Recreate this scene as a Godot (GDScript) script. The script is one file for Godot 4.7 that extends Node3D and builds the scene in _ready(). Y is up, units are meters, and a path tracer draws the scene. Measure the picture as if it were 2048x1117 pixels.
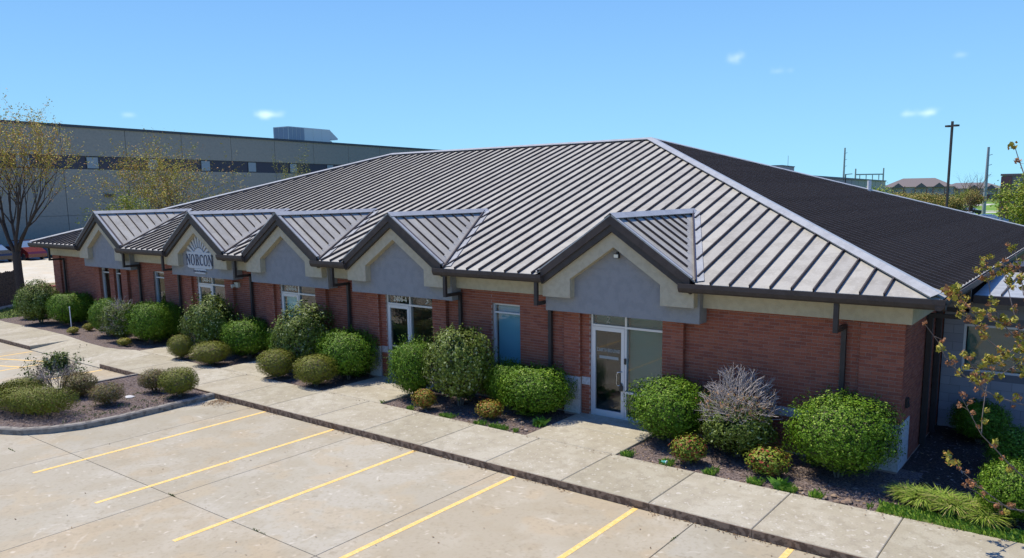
extends Node3D

var M := {}
var rng := RandomNumberGenerator.new()
var taken := {}
var noise3 := FastNoiseLite.new()
const SL := 0.3243            # pitch of the main roof
const EY := 3.63              # height of the gutter lip
const EZ := 0.73              # reach of the gutter lip in front of the brick
const XR := 0.73
const XL := -37.34
const RZ := -11.3             # ridge line
const GAB := [-6.01, -13.15, -18.3, -23.42, -30.65]
const GS := 0.67              # pitch of the gables
const GY := 5.05              # height of the gable ridges
const CAM := Vector3(3.0132, 5.5575, 15.9049)

# ---------------------------------------------------------------- mesh builder
class MB:
	var v := PackedVector3Array()
	var n := PackedVector3Array()
	var c := PackedColorArray()
	var col := Color.WHITE
	var tinted := false
	func tri(a: Vector3, b: Vector3, d: Vector3, hint: Vector3) -> void:
		var nn := (d - a).cross(b - a)
		if nn.dot(hint) < 0.0:
			nn = -nn
			v.append(a); v.append(d); v.append(b)
		else:
			v.append(a); v.append(b); v.append(d)
		nn = nn.normalized()
		n.append(nn); n.append(nn); n.append(nn)
		if tinted:
			c.append(col); c.append(col); c.append(col)
	func quad(a: Vector3, b: Vector3, d: Vector3, e: Vector3, hint: Vector3) -> void:
		tri(a, b, d, hint)
		tri(a, d, e, hint)
	func raw(a: Vector3, b: Vector3, d: Vector3) -> void:
		var nn := (d - a).cross(b - a).normalized()
		v.append(a); v.append(b); v.append(d)
		n.append(nn); n.append(nn); n.append(nn)
		c.append(col); c.append(col); c.append(col)
	func box(lo: Vector3, hi: Vector3) -> void:
		obox(Transform3D(Basis(), (lo + hi) * 0.5), (hi - lo) * 0.5)
	func obox(t: Transform3D, h: Vector3) -> void:
		var p := []
		for i in 8:
			p.append(t * Vector3(h.x if i & 1 else -h.x, h.y if i & 2 else -h.y, h.z if i & 4 else -h.z))
		quad(p[0], p[1], p[3], p[2], -t.basis.z)
		quad(p[4], p[5], p[7], p[6], t.basis.z)
		quad(p[0], p[2], p[6], p[4], -t.basis.x)
		quad(p[1], p[3], p[7], p[5], t.basis.x)
		quad(p[0], p[1], p[5], p[4], -t.basis.y)
		quad(p[2], p[3], p[7], p[6], t.basis.y)
	func bar(a: Vector3, b: Vector3, w: float, h: float, up := Vector3.UP) -> void:
		var z := (b - a).normalized()
		var x := up.cross(z).normalized()
		var y := z.cross(x)
		obox(Transform3D(Basis(x, y, z), (a + b) * 0.5), Vector3(w * 0.5, h * 0.5, (b - a).length() * 0.5))
	func bevel_box(lo: Vector3, hi: Vector3, e: float) -> void:
		# a box whose top edges are chamfered
		var a := Vector3(lo.x, hi.y - e, lo.z)
		var q := [Vector3(lo.x, 0, lo.z), Vector3(hi.x, 0, lo.z), Vector3(hi.x, 0, hi.z), Vector3(lo.x, 0, hi.z)]
		var ins := [Vector3(e, 0, e), Vector3(-e, 0, e), Vector3(-e, 0, -e), Vector3(e, 0, -e)]
		var mid := (lo + hi) * 0.5
		for i in 4:
			var j := (i + 1) % 4
			var b0: Vector3 = q[i] + Vector3(0, lo.y, 0)
			var b1: Vector3 = q[j] + Vector3(0, lo.y, 0)
			var m0: Vector3 = q[i] + Vector3(0, a.y, 0)
			var m1: Vector3 = q[j] + Vector3(0, a.y, 0)
			var t0: Vector3 = q[i] + ins[i] + Vector3(0, hi.y, 0)
			var t1: Vector3 = q[j] + ins[j] + Vector3(0, hi.y, 0)
			var o := (b0 + b1) * 0.5 - mid
			o.y = 0
			quad(b0, b1, m1, m0, o)
			quad(m0, m1, t1, t0, o.normalized() + Vector3.UP)
		quad(q[0] + ins[0] + Vector3(0, hi.y, 0), q[1] + ins[1] + Vector3(0, hi.y, 0), q[2] + ins[2] + Vector3(0, hi.y, 0), q[3] + ins[3] + Vector3(0, hi.y, 0), Vector3.UP)
	func prism(poly: PackedVector2Array, t: Transform3D, z0: float, z1: float) -> void:
		# an outline in the frame's xy plane, extruded along its z
		var ix := Geometry2D.triangulate_polygon(poly)
		for k in range(0, ix.size(), 3):
			for s in 2:
				var z := z1 if s else z0
				tri(t * Vector3(poly[ix[k]].x, poly[ix[k]].y, z), t * Vector3(poly[ix[k + 1]].x, poly[ix[k + 1]].y, z), t * Vector3(poly[ix[k + 2]].x, poly[ix[k + 2]].y, z), t.basis.z * (1.0 if s else -1.0) * signf(z1 - z0))
		var cw := Geometry2D.is_polygon_clockwise(poly)
		for i in poly.size():
			var a := poly[i]
			var b := poly[(i + 1) % poly.size()]
			var o := Vector2(b.y - a.y, a.x - b.x) * (-1.0 if cw else 1.0)
			quad(t * Vector3(a.x, a.y, z0), t * Vector3(b.x, b.y, z0), t * Vector3(b.x, b.y, z1), t * Vector3(a.x, a.y, z1), t.basis * Vector3(o.x, o.y, 0))
	func slab(top: PackedVector3Array, thick: Vector3) -> void:
		# a flat convex outline with a thickness
		var mid := Vector3.ZERO
		for p in top:
			mid += p
		mid /= top.size()
		for i in range(1, top.size() - 1):
			tri(top[0], top[i], top[i + 1], -thick)
			tri(top[0] + thick, top[i] + thick, top[i + 1] + thick, thick)
		for i in top.size():
			var a := top[i]
			var b := top[(i + 1) % top.size()]
			quad(a, b, b + thick, a + thick, (a + b) * 0.5 - mid)
	func tube(pts: Array, radii: Array, sides: int) -> void:
		var rings := []
		var nor := []
		var side := Vector3.ZERO
		for i in pts.size():
			var d: Vector3 = (pts[mini(i + 1, pts.size() - 1)] - pts[maxi(i - 1, 0)]).normalized()
			if side == Vector3.ZERO:
				side = d.cross(Vector3.UP if absf(d.y) < 0.9 else Vector3.RIGHT).normalized()
			side = (side - d * side.dot(d)).normalized()
			var up := d.cross(side)
			var ring := []
			var rn := []
			for k in sides:
				var a := TAU * k / sides
				var o := side * cos(a) + up * sin(a)
				rn.append(o)
				ring.append(pts[i] + o * radii[i])
			rings.append(ring)
			nor.append(rn)
		for i in pts.size() - 1:
			for k in sides:
				var j := (k + 1) % sides
				_st(rings[i][k], rings[i + 1][j], rings[i][j], nor[i][k], nor[i + 1][j], nor[i][j])
				_st(rings[i][k], rings[i + 1][k], rings[i + 1][j], nor[i][k], nor[i + 1][k], nor[i + 1][j])
		for e in 2:
			var r: Array = rings[0] if e == 0 else rings[-1]
			var o: Vector3 = (pts[0] - pts[1]) if e == 0 else (pts[-1] - pts[-2])
			for k in range(1, sides - 1):
				tri(r[0], r[k], r[k + 1], o)
	func _st(a: Vector3, b: Vector3, d: Vector3, na: Vector3, nb: Vector3, nd: Vector3) -> void:
		if (d - a).cross(b - a).dot(na + nb + nd) < 0.0:
			v.append(a); v.append(d); v.append(b); n.append(na); n.append(nd); n.append(nb)
		else:
			v.append(a); v.append(b); v.append(d); n.append(na); n.append(nb); n.append(nd)
		if tinted:
			c.append(col); c.append(col); c.append(col)
	func mesh() -> ArrayMesh:
		var a := []
		a.resize(Mesh.ARRAY_MAX)
		a[Mesh.ARRAY_VERTEX] = v
		a[Mesh.ARRAY_NORMAL] = n
		if c.size() == v.size():
			a[Mesh.ARRAY_COLOR] = c
		var m := ArrayMesh.new()
		m.add_surface_from_arrays(Mesh.PRIMITIVE_TRIANGLES, a)
		return m

func mb(tint := false) -> MB:
	var b := MB.new()
	b.tinted = tint
	return b

# ---------------------------------------------------------------- nodes
func numbered(called: String) -> String:
	if not taken.has(called):
		taken[called] = 0
		return called
	taken[called] += 1
	return "%s_%03d" % [called, taken[called]]

func tag(o: Node3D, label: String, category: String, group := "", kind := "") -> Node3D:
	if label: o.set_meta("label", label)
	if category: o.set_meta("category", category)
	if group: o.set_meta("group", group)
	if kind: o.set_meta("kind", kind)
	return o

func thing(called: String, label: String, category: String, at := Vector3.ZERO, group := "") -> Node3D:
	var o := Node3D.new()
	o.name = numbered(called)
	add_child(o)
	o.position = at
	return tag(o, label, category, group)

func hold(called: String, parent: Node3D) -> Node3D:
	var o := Node3D.new()
	o.name = called
	parent.add_child(o, true)
	return o

func part(called: String, b, m: Material, parent: Node3D = null) -> MeshInstance3D:
	var o := MeshInstance3D.new()
	o.mesh = b.mesh() if b is MB else b
	o.material_override = m
	if parent == null:
		o.name = numbered(called)
		add_child(o)
	else:
		o.name = called
		parent.add_child(o, true)
	return o

func pbox(called: String, lo: Vector3, hi: Vector3, m: Material, parent: Node3D = null) -> MeshInstance3D:
	var b := mb()
	b.box(lo, hi)
	return part(called, b, m, parent)

func setting(called: String, b = null, m: Material = null) -> Node3D:
	var o: Node3D
	if b == null:
		o = Node3D.new()
		o.name = numbered(called)
		add_child(o)
	else:
		o = part(called, b, m)
	o.set_meta("kind", "structure")
	return o

# ---------------------------------------------------------------- materials
func lin(r: float, g: float, b: float) -> Color:
	return Color(r, g, b).linear_to_srgb()

func mat(color: Color, rough := 0.8, spec := 0.5, metal := 0.0) -> StandardMaterial3D:
	var m := StandardMaterial3D.new()
	m.albedo_color = color
	m.roughness = rough
	m.metallic_specular = spec
	m.metallic = metal
	return m

func noise_bytes(size: int, freq: float, sd: int, kind := 0) -> PackedByteArray:
	var f := FastNoiseLite.new()
	f.seed = sd
	f.frequency = freq
	f.noise_type = FastNoiseLite.TYPE_SIMPLEX_SMOOTH
	f.fractal_octaves = 4
	if kind == 1:
		f.fractal_type = FastNoiseLite.FRACTAL_RIDGED
		f.fractal_octaves = 3
	if kind == 2:
		f.noise_type = FastNoiseLite.TYPE_CELLULAR
		f.fractal_type = FastNoiseLite.FRACTAL_NONE
	var im := f.get_seamless_image(size, size)
	im.convert(Image.FORMAT_L8)
	return im.get_data()

# layers: [bytes, colour, lo, hi, amount]; each lays its colour where its noise passes from lo to hi
func tex(size: int, base: Color, layers: Array) -> ImageTexture:
	var out := PackedByteArray()
	out.resize(size * size * 3)
	var r := PackedFloat32Array()
	var g := PackedFloat32Array()
	var b := PackedFloat32Array()
	r.resize(size * size); g.resize(size * size); b.resize(size * size)
	r.fill(base.r); g.fill(base.g); b.fill(base.b)
	for l in layers:
		var d: PackedByteArray = l[0]
		var cr: float = l[1].r
		var cg: float = l[1].g
		var cb: float = l[1].b
		var lut := PackedFloat32Array()
		for i in 256:
			lut.append(smoothstep(l[2], l[3], i / 255.0) * l[4])
		for i in size * size:
			var t := lut[d[i]]
			if t > 0.004:
				r[i] += (cr - r[i]) * t
				g[i] += (cg - g[i]) * t
				b[i] += (cb - b[i]) * t
	for i in size * size:
		out[i * 3] = int(clampf(r[i], 0, 1) * 255.0)
		out[i * 3 + 1] = int(clampf(g[i], 0, 1) * 255.0)
		out[i * 3 + 2] = int(clampf(b[i], 0, 1) * 255.0)
	return ImageTexture.create_from_image(Image.create_from_data(size, size, false, Image.FORMAT_RGB8, out))

func grey_tex(size: int, freq: float, sd: int, lo: float, hi: float) -> ImageTexture:
	return tex(size, Color(lo, lo, lo), [[noise_bytes(size, freq, sd), Color(hi, hi, hi), 0.2, 0.8, 1.0]])

func textured(t: Texture2D, metres: float, rough := 0.85, tint := Color.WHITE, bump: Texture2D = null, depth := 0.0) -> StandardMaterial3D:
	var m := mat(tint, rough, 0.4)
	m.albedo_texture = t
	m.uv1_triplanar = true
	m.uv1_world_triplanar = true
	m.uv1_scale = Vector3.ONE / metres
	if bump:
		m.heightmap_enabled = true
		m.heightmap_texture = bump
		m.heightmap_scale = depth
	return m

func leafy(rough := 0.5, back := 0.25) -> StandardMaterial3D:
	var m := mat(Color.WHITE, rough, 0.28)
	m.vertex_color_use_as_albedo = true
	m.backlight_enabled = true
	m.backlight = Color(back * 0.8, back, back * 0.25)
	return m

func materials() -> void:
	var big := noise_bytes(1024, 0.004, 11)
	var mid := noise_bytes(1024, 0.012, 12)
	var fine := noise_bytes(1024, 0.09, 13)
	var veins := noise_bytes(1024, 0.009, 14, 1)
	var rust := noise_bytes(1024, 0.006, 16)
	var grit := noise_bytes(512, 0.2, 17)
	var lot := tex(1024, Color(0.625, 0.595, 0.515), [[big, Color(0.66, 0.635, 0.565), 0.42, 0.66, 0.7], [rust, Color(0.655, 0.59, 0.475), 0.52, 0.75, 0.45], [mid, Color(0.605, 0.565, 0.475), 0.5, 0.8, 0.5], [noise_bytes(1024, 0.007, 14, 1), Color(0.79, 0.765, 0.70), 0.89, 0.96, 0.55], [veins, Color(0.74, 0.71, 0.64), 0.85, 0.95, 0.45], [noise_bytes(1024, 0.035, 58), Color(0.52, 0.485, 0.41), 0.76, 0.84, 0.4], [fine, Color(0.55, 0.515, 0.435), 0.5, 0.9, 0.45]])
	var bump := ImageTexture.create_from_image(Image.create_from_data(512, 512, false, Image.FORMAT_L8, grit))
	for k in 4:
		M["lot%d" % k] = textured(lot, 11.0, 0.85, [Color(1, 1, 1), Color(0.98, 0.975, 0.965), Color(0.965, 0.965, 0.96), Color(1.0, 0.985, 0.965)][k], bump, 0.15)
	var walk := tex(512, Color(0.635, 0.605, 0.525), [[noise_bytes(512, 0.008, 18), Color(0.67, 0.645, 0.57), 0.4, 0.7, 0.9], [noise_bytes(512, 0.03, 19), Color(0.58, 0.55, 0.475), 0.48, 0.75, 0.6], [noise_bytes(512, 0.06, 20), Color(0.79, 0.77, 0.72), 0.72, 0.8, 0.6], [grit, Color(0.53, 0.505, 0.445), 0.5, 0.9, 0.5]])
	for k in 3:
		M["walk%d" % k] = textured(walk, 5.0, 0.88, [Color(1, 1, 1), Color(0.955, 0.95, 0.93), Color(0.985, 0.98, 0.97)][k], bump, 0.15)
	M.kerb = textured(tex(512, Color(0.53, 0.445, 0.37), [[noise_bytes(512, 0.02, 21), Color(0.36, 0.29, 0.235), 0.4, 0.65, 0.9], [noise_bytes(512, 0.06, 22), Color(0.5, 0.46, 0.4), 0.62, 0.8, 0.6]]), 1.6, 0.95, Color.WHITE, bump, 0.4)
	M.kerb_grey = textured(tex(512, Color(0.52, 0.5, 0.46), [[noise_bytes(512, 0.02, 23), Color(0.36, 0.34, 0.31), 0.45, 0.75, 0.8], [noise_bytes(512, 0.1, 24), Color(0.6, 0.58, 0.54), 0.55, 0.85, 0.6]]), 2.2, 0.92, Color.WHITE, bump, 0.3)
	var paint := tex(512, Color(0.88, 0.72, 0.40), [[noise_bytes(512, 0.03, 25), Color(0.88, 0.76, 0.49), 0.4, 0.7, 0.9], [noise_bytes(512, 0.12, 26), Color(0.70, 0.62, 0.45), 0.58, 0.76, 0.75]])
	M.paint = textured(paint, 2.3, 0.7)
	M.dirt = mat(lin(0.05, 0.042, 0.035), 1.0, 0.2)
	var mulch := tex(512, Color(0.45, 0.405, 0.385), [[noise_bytes(512, 0.05, 27), Color(0.27, 0.235, 0.225), 0.45, 0.62, 0.9], [noise_bytes(512, 0.11, 28), Color(0.55, 0.48, 0.44), 0.60, 0.76, 0.8], [noise_bytes(512, 0.016, 29), Color(0.46, 0.385, 0.32), 0.5, 0.8, 0.6]])
	M.mulch = textured(mulch, 1.7, 1.0, Color.WHITE, bump, 2.0)
	var leaf_litter := tex(512, Color(0.27, 0.225, 0.195), [[noise_bytes(512, 0.06, 31), Color(0.15, 0.125, 0.11), 0.45, 0.6, 0.9], [noise_bytes(512, 0.09, 32), Color(0.40, 0.33, 0.27), 0.6, 0.74, 0.8]])
	M.litter = textured(leaf_litter, 1.9, 1.0, Color.WHITE, bump, 2.0)
	var grass := tex(512, Color(0.29, 0.37, 0.13), [[noise_bytes(512, 0.02, 33), Color(0.40, 0.44, 0.18), 0.4, 0.7, 0.8], [noise_bytes(512, 0.05, 34), Color(0.45, 0.42, 0.27), 0.58, 0.76, 0.8], [noise_bytes(512, 0.15, 35), Color(0.2, 0.27, 0.08), 0.5, 0.8, 0.7]])
	M.grass = textured(grass, 6.0, 1.0)
	M.dry_grass = textured(tex(512, Color(0.50, 0.44, 0.33), [[noise_bytes(512, 0.03, 36), Color(0.42, 0.42, 0.24), 0.45, 0.7, 0.8], [noise_bytes(512, 0.12, 37), Color(0.38, 0.33, 0.25), 0.5, 0.8, 0.7]]), 5.0, 1.0)
	M.asphalt = textured(tex(512, Color(0.33, 0.33, 0.33), [[noise_bytes(512, 0.02, 38), Color(0.38, 0.375, 0.37), 0.4, 0.7, 0.8], [noise_bytes(512, 0.2, 39), Color(0.26, 0.26, 0.26), 0.5, 0.8, 0.6]]), 6.0, 0.95)
	M.pale_concrete = textured(lot, 12.0, 0.9, Color(1.15, 1.16, 1.18))
	# brick: one grain, eight firings
	var grain := tex(256, Color(0.95, 0.95, 0.95), [[noise_bytes(256, 0.09, 41), Color(0.68, 0.66, 0.66), 0.5, 0.8, 0.9], [noise_bytes(256, 0.25, 42), Color(1, 1, 1), 0.55, 0.8, 0.7]])
	var tones := [[0.34, 0.108, 0.062], [0.32, 0.098, 0.057], [0.36, 0.118, 0.068], [0.295, 0.092, 0.056], [0.345, 0.114, 0.070], [0.33, 0.102, 0.058], [0.27, 0.086, 0.054], [0.37, 0.126, 0.075]]
	M.brick = []
	M.brick_tone = []
	for t in tones:
		M.brick.append(textured(grain, 0.5, 0.92, lin(t[0], t[1], t[2])))
		M.brick_tone.append(Color(t[0], t[1], t[2]))
	M.brick_all = textured(grain, 0.5, 0.92)
	M.brick_all.vertex_color_use_as_albedo = true
	M.mortar = textured(grain, 0.4, 0.95, lin(0.42, 0.31, 0.265))
	M.stone = textured(tex(256, Color(0.74, 0.735, 0.72), [[noise_bytes(256, 0.04, 43), Color(0.64, 0.63, 0.61), 0.45, 0.75, 0.8]]), 0.9, 0.85)
	var stucco_bump := ImageTexture.create_from_image(Image.create_from_data(256, 256, false, Image.FORMAT_L8, noise_bytes(256, 0.2, 44)))
	M.stucco = textured(tex(256, Color(0.525, 0.525, 0.525), [[noise_bytes(256, 0.012, 45), Color(0.495, 0.495, 0.50), 0.4, 0.7, 0.8], [noise_bytes(256, 0.2, 46), Color(0.595, 0.595, 0.59), 0.5, 0.8, 0.8]]), 1.1, 0.95, Color.WHITE, stucco_bump, 0.5)
	M.beige = textured(tex(256, Color(0.69, 0.65, 0.555), [[noise_bytes(256, 0.02, 47), Color(0.655, 0.615, 0.525), 0.4, 0.7, 0.8], [noise_bytes(256, 0.2, 48), Color(0.72, 0.68, 0.585), 0.5, 0.8, 0.6]]), 1.1, 0.95, Color.WHITE, stucco_bump, 0.4)
	var weather := tex(512, Color(0.94, 0.94, 0.94), [[noise_bytes(512, 0.008, 49), Color(0.86, 0.855, 0.85), 0.4, 0.7, 0.9], [noise_bytes(512, 0.05, 50), Color(1, 1, 1), 0.5, 0.8, 0.6], [noise_bytes(512, 0.2, 51), Color(0.84, 0.83, 0.82), 0.6, 0.85, 0.5]])
	var waves := ImageTexture.create_from_image(Image.create_from_data(512, 512, false, Image.FORMAT_L8, noise_bytes(512, 0.012, 52)))
	M.panel = []
	for k in 3:
		M.panel.append(textured(weather, 3.0, 0.65, [lin(0.42, 0.40, 0.34), lin(0.39, 0.372, 0.32), lin(0.445, 0.424, 0.358)][k]))
		M.panel[k].metallic_specular = 0.25
		M.panel[k].heightmap_enabled = true
		M.panel[k].heightmap_texture = waves
		M.panel[k].heightmap_scale = 0.9
	M.cap = textured(weather, 2.0, 0.4, lin(0.40, 0.405, 0.385))
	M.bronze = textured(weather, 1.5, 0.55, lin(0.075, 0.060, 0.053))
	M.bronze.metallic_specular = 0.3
	M.seam = M.bronze  # seams are panel metal; the darker tone paints in their shaded sides
	M.bronze_dark = textured(weather, 1.5, 0.5, lin(0.048, 0.039, 0.036))
	M.deck = mat(lin(0.06, 0.055, 0.05), 0.9)
	M.alu = mat(lin(0.56, 0.57, 0.59), 0.35, 0.5, 0.25)
	M.steel = mat(lin(0.6, 0.6, 0.6), 0.25, 0.5, 0.9)
	M.black = mat(lin(0.02, 0.02, 0.022), 0.4)
	M.white = mat(lin(0.62, 0.62, 0.60), 0.6)
	M.ghost = mat(lin(0.28, 0.29, 0.27), 0.6)
	M.navy = mat(lin(0.03, 0.04, 0.07), 0.6)
	M.interior = mat(lin(0.10, 0.10, 0.09), 0.9)
	M.blind = mat(lin(0.12, 0.60, 0.62), 0.8)
	M.green_shade = mat(lin(0.035, 0.16, 0.13), 0.8)
	M.blind_blue = mat(lin(0.26, 0.60, 0.68), 0.7)
	M.glass = mat(Color(0.03, 0.16, 0.14, 0.12), 0.02, 1.0)
	M.glass.transparency = BaseMaterial3D.TRANSPARENCY_ALPHA
	M.far_glass = mat(lin(0.16, 0.22, 0.27), 0.08, 1.0)
	M.bark = textured(tex(256, Color(0.40, 0.345, 0.30), [[noise_bytes(256, 0.08, 61, 1), Color(0.23, 0.195, 0.17), 0.4, 0.7, 0.9]]), 0.6, 1.0)
	M.dark_stem = mat(lin(0.15, 0.115, 0.095), 0.95, 0.2)
	M.twig = mat(lin(0.16, 0.135, 0.115), 0.95, 0.2)
	M.pale_twig = mat(lin(0.42, 0.37, 0.335), 0.9, 0.2)
	M.leaf = leafy(0.5, 0.08)
	M.dull_leaf = leafy(0.5, 0.05)
	M.bud = leafy(0.6, 0.30)
	M.wood = textured(tex(256, Color(0.42, 0.33, 0.27), [[noise_bytes(256, 0.03, 62), Color(0.28, 0.22, 0.185), 0.4, 0.7, 0.9]]), 1.0, 0.95)
	M.pole = mat(lin(0.045, 0.035, 0.033), 0.6)
	M.grey_metal = mat(lin(0.72, 0.69, 0.58), 0.7, 0.2)
	M.galv = mat(lin(0.30, 0.32, 0.33), 0.6)

# ---------------------------------------------------------------- the place
func _ready() -> void:
	rng.seed = 7
	noise3.seed = 5
	noise3.frequency = 1.0
	var cam := Camera3D.new()
	cam.name = "camera"
	cam.position = CAM
	cam.rotation_degrees = Vector3(-8.8375, 37.7937, -0.8386)
	var near := 0.1
	cam.set_frustum(near * 1117.0 / 1567.447, Vector2(0.0, near * 73.27 / 1567.447), near, 3000.0)
	add_child(cam)
	cam.current = true
	var env := Environment.new()
	env.background_mode = Environment.BG_SKY
	env.tonemap_mode = Environment.TONE_MAPPER_LINEAR
	env.tonemap_exposure = 1.26
	env.sdfgi_enabled = true
	env.ssao_enabled = true
	env.ssil_enabled = true
	var sm := ProceduralSkyMaterial.new()
	sm.sky_top_color = Color(0.27, 0.47, 0.86)
	sm.sky_horizon_color = Color(0.61, 0.84, 0.94)
	sm.sky_curve = 0.20
	sm.ground_bottom_color = Color(0.45, 0.44, 0.4)
	sm.ground_horizon_color = Color(0.6, 0.7, 0.75)
	sm.sun_angle_max = 4.0
	sm.sky_cover = clouds()
	sm.sky_cover_modulate = Color(1, 1, 1, 1)
	var sky := Sky.new()
	sky.sky_material = sm
	env.sky = sky
	var we := WorldEnvironment.new()
	we.name = "environment"
	we.environment = env
	add_child(we)
	var sun := DirectionalLight3D.new()
	sun.name = "sun"
	sun.light_energy = 1.5
	sun.light_color = Color(1.0, 0.965, 0.905)
	sun.light_angular_distance = 0.53
	sun.shadow_enabled = true
	add_child(sun)
	sun.look_at_from_position(Vector3(-0.47, 1.0, 0.05) * 50.0, Vector3.ZERO, Vector3.FORWARD)
	materials()
	ground()
	parking_lot()
	sidewalk()
	beds()
	island()
	office()
	wing()
	signs()
	shrubs()
	near_tree()
	left_background()
	right_background()

func clouds() -> ImageTexture:
	var w := 2048
	var h := 1024
	var im := Image.create(w, h, false, Image.FORMAT_RGBA8)
	var f := FastNoiseLite.new()
	f.seed = 4
	f.frequency = 0.16
	f.fractal_octaves = 3
	# direction (x, y, z), half width and half height in degrees, strength
	for q in [[[-0.3726, 0.1534, -0.9152], 0.62, 0.34, 0.42], [[-0.3247, 0.1372, -0.9358], 0.6, 0.17, 0.33], [[-0.1833, 0.0816, -0.9797], 1.3, 0.22, 0.5], [[-0.81, 0.0971, -0.5783], 1.0, 0.26, 0.55], [[-0.8874, 0.0934, -0.4515], 0.5, 0.16, 0.3], [[-0.1506, 0.1393, -0.9787], 0.35, 0.14, 0.2], [[-0.98, 0.16, 0.11], 1.2, 0.3, 0.4], [[0.3, 0.14, -0.94], 1.1, 0.3, 0.4], [[0.55, 0.2, 0.8], 1.1, 0.3, 0.4], [[-0.6, 0.2, 0.77], 1.2, 0.3, 0.4]]:
		var d := Vector3(q[0][0], q[0][1], q[0][2]).normalized()
		var lon := atan2(d.x, -d.z)
		var u := fposmod(lon / TAU, 1.0) * w
		var vv := (0.5 - asin(d.y) / PI) * h
		var ppd := w / 360.0
		var rx: float = q[1] * ppd
		var ry: float = q[2] * ppd
		for y in range(int(vv - ry * 2) - 1, int(vv + ry * 2) + 2):
			for x in range(int(u - rx * 2) - 1, int(u + rx * 2) + 2):
				var e := Vector2((x + 0.5 - u) / rx, (y + 0.5 - vv) / ry)
				var s := 1.0 - e.length() + f.get_noise_2d(x, y * 1.6) * 0.75
				var a := clampf(s, 0.0, 1.0) * float(q[3])
				if a > 0.0:
					im.set_pixel(posmod(x, w), y, Color(0.92, 0.85, 0.72, a))
	return ImageTexture.create_from_image(im)

func sheet(x0: float, x1: float, z0: float, z1: float, y: float, step := 0.0, lump := 0.0) -> MB:
	var b := mb()
	if step == 0.0:
		b.quad(Vector3(x0, y, z0), Vector3(x1, y, z0), Vector3(x1, y, z1), Vector3(x0, y, z1), Vector3.UP)
		return b
	var nx := int(ceil((x1 - x0) / step))
	var nz := int(ceil((z1 - z0) / step))
	var hgt := func(i, j):
		var p := Vector3(x0 + (x1 - x0) * i / nx, 0, z0 + (z1 - z0) * j / nz)
		return p + Vector3(0, y + lump * (noise3.get_noise_2d(p.x * 0.9, p.z * 0.9) + 0.6 * noise3.get_noise_2d(p.x * 4.0, p.z * 4.0)), 0)
	for i in nx:
		for j in nz:
			b.quad(hgt.call(i, j), hgt.call(i + 1, j), hgt.call(i + 1, j + 1), hgt.call(i, j + 1), Vector3.UP)
	return b

func ground() -> void:
	setting("ground", sheet(-1500, 900, -1800, 700, -0.09), M.grass)
	# the paved yard round the slabs, and the pale lot by the works to the west
	setting("paved_yard", sheet(-62, 60, 4.2, 60, -0.05), M.lot2)
	setting("pale_lot", sheet(-84, -55, -60, 14, -0.05), M.pale_concrete)
	setting("dry_verge", sheet(-55, -43.2, -18, 14, -0.045), M.dry_grass)
	var k := mb()
	var pts := []
	for i in 15:
		var a := i / 14.0
		pts.append(Vector3(-55.6 + 5.0 * a * a, 0, 4.0 - 11.5 * a))
	for i in 14:
		k.bar(pts[i], pts[i + 1] + (pts[i + 1] - pts[i]) * 0.02, 0.25, 0.16)
	setting("red_kerb", k, mat(lin(0.35, 0.06, 0.05), 0.8))

# ---------------------------------------------------------------- paving
func parking_lot() -> void:
	var lot := setting("parking_lot")
	var xs := []
	for k in 12:
		xs.append(10.44 - 4.245 * k)
	var zs := [4.115, 8.70, 13.3, 17.9]
	for j in 3:
		for i in 11:
			var b := mb()
			b.bevel_box(Vector3(xs[i + 1] + 0.006, -0.09, zs[j] + 0.006), Vector3(xs[i] - 0.006, 0.0, zs[j + 1] - 0.006), 0.006)
			part("concrete_slab", b, M["lot%d" % ((i * 5 + j * 3) % 4)], lot)
	var lines := mb()
	for k in 8:
		var x := -14.353 + 2.74 * k
		pbox("parking_line", Vector3(x - 0.05, 0.0, 4.14), Vector3(x + 0.05, 0.0035, 9.74), M.paint, lot)
	for a in [[-23.25, 4.2, -23.05, 9.7], [-25.99, 5.0, -25.9, 9.7]]:
		pbox("parking_line", Vector3(a[0] - 0.05, 0.0, a[1]), Vector3(a[0] + 0.05, 0.0035, a[3]), M.paint, lot)
	# hatched bay by the ramp
	pbox("parking_line", Vector3(-28.8, 0.0, 4.2), Vector3(-28.7, 0.0035, 9.7), M.paint, lot)
	for k in 4:
		var b := mb()
		b.bar(Vector3(-28.6, 0.0025, 5.6 + k * 1.0), Vector3(-26.1, 0.0025, 4.6 + k * 1.0), 0.1, 0.004)
		part("parking_line", b, M.paint, lot)

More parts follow.
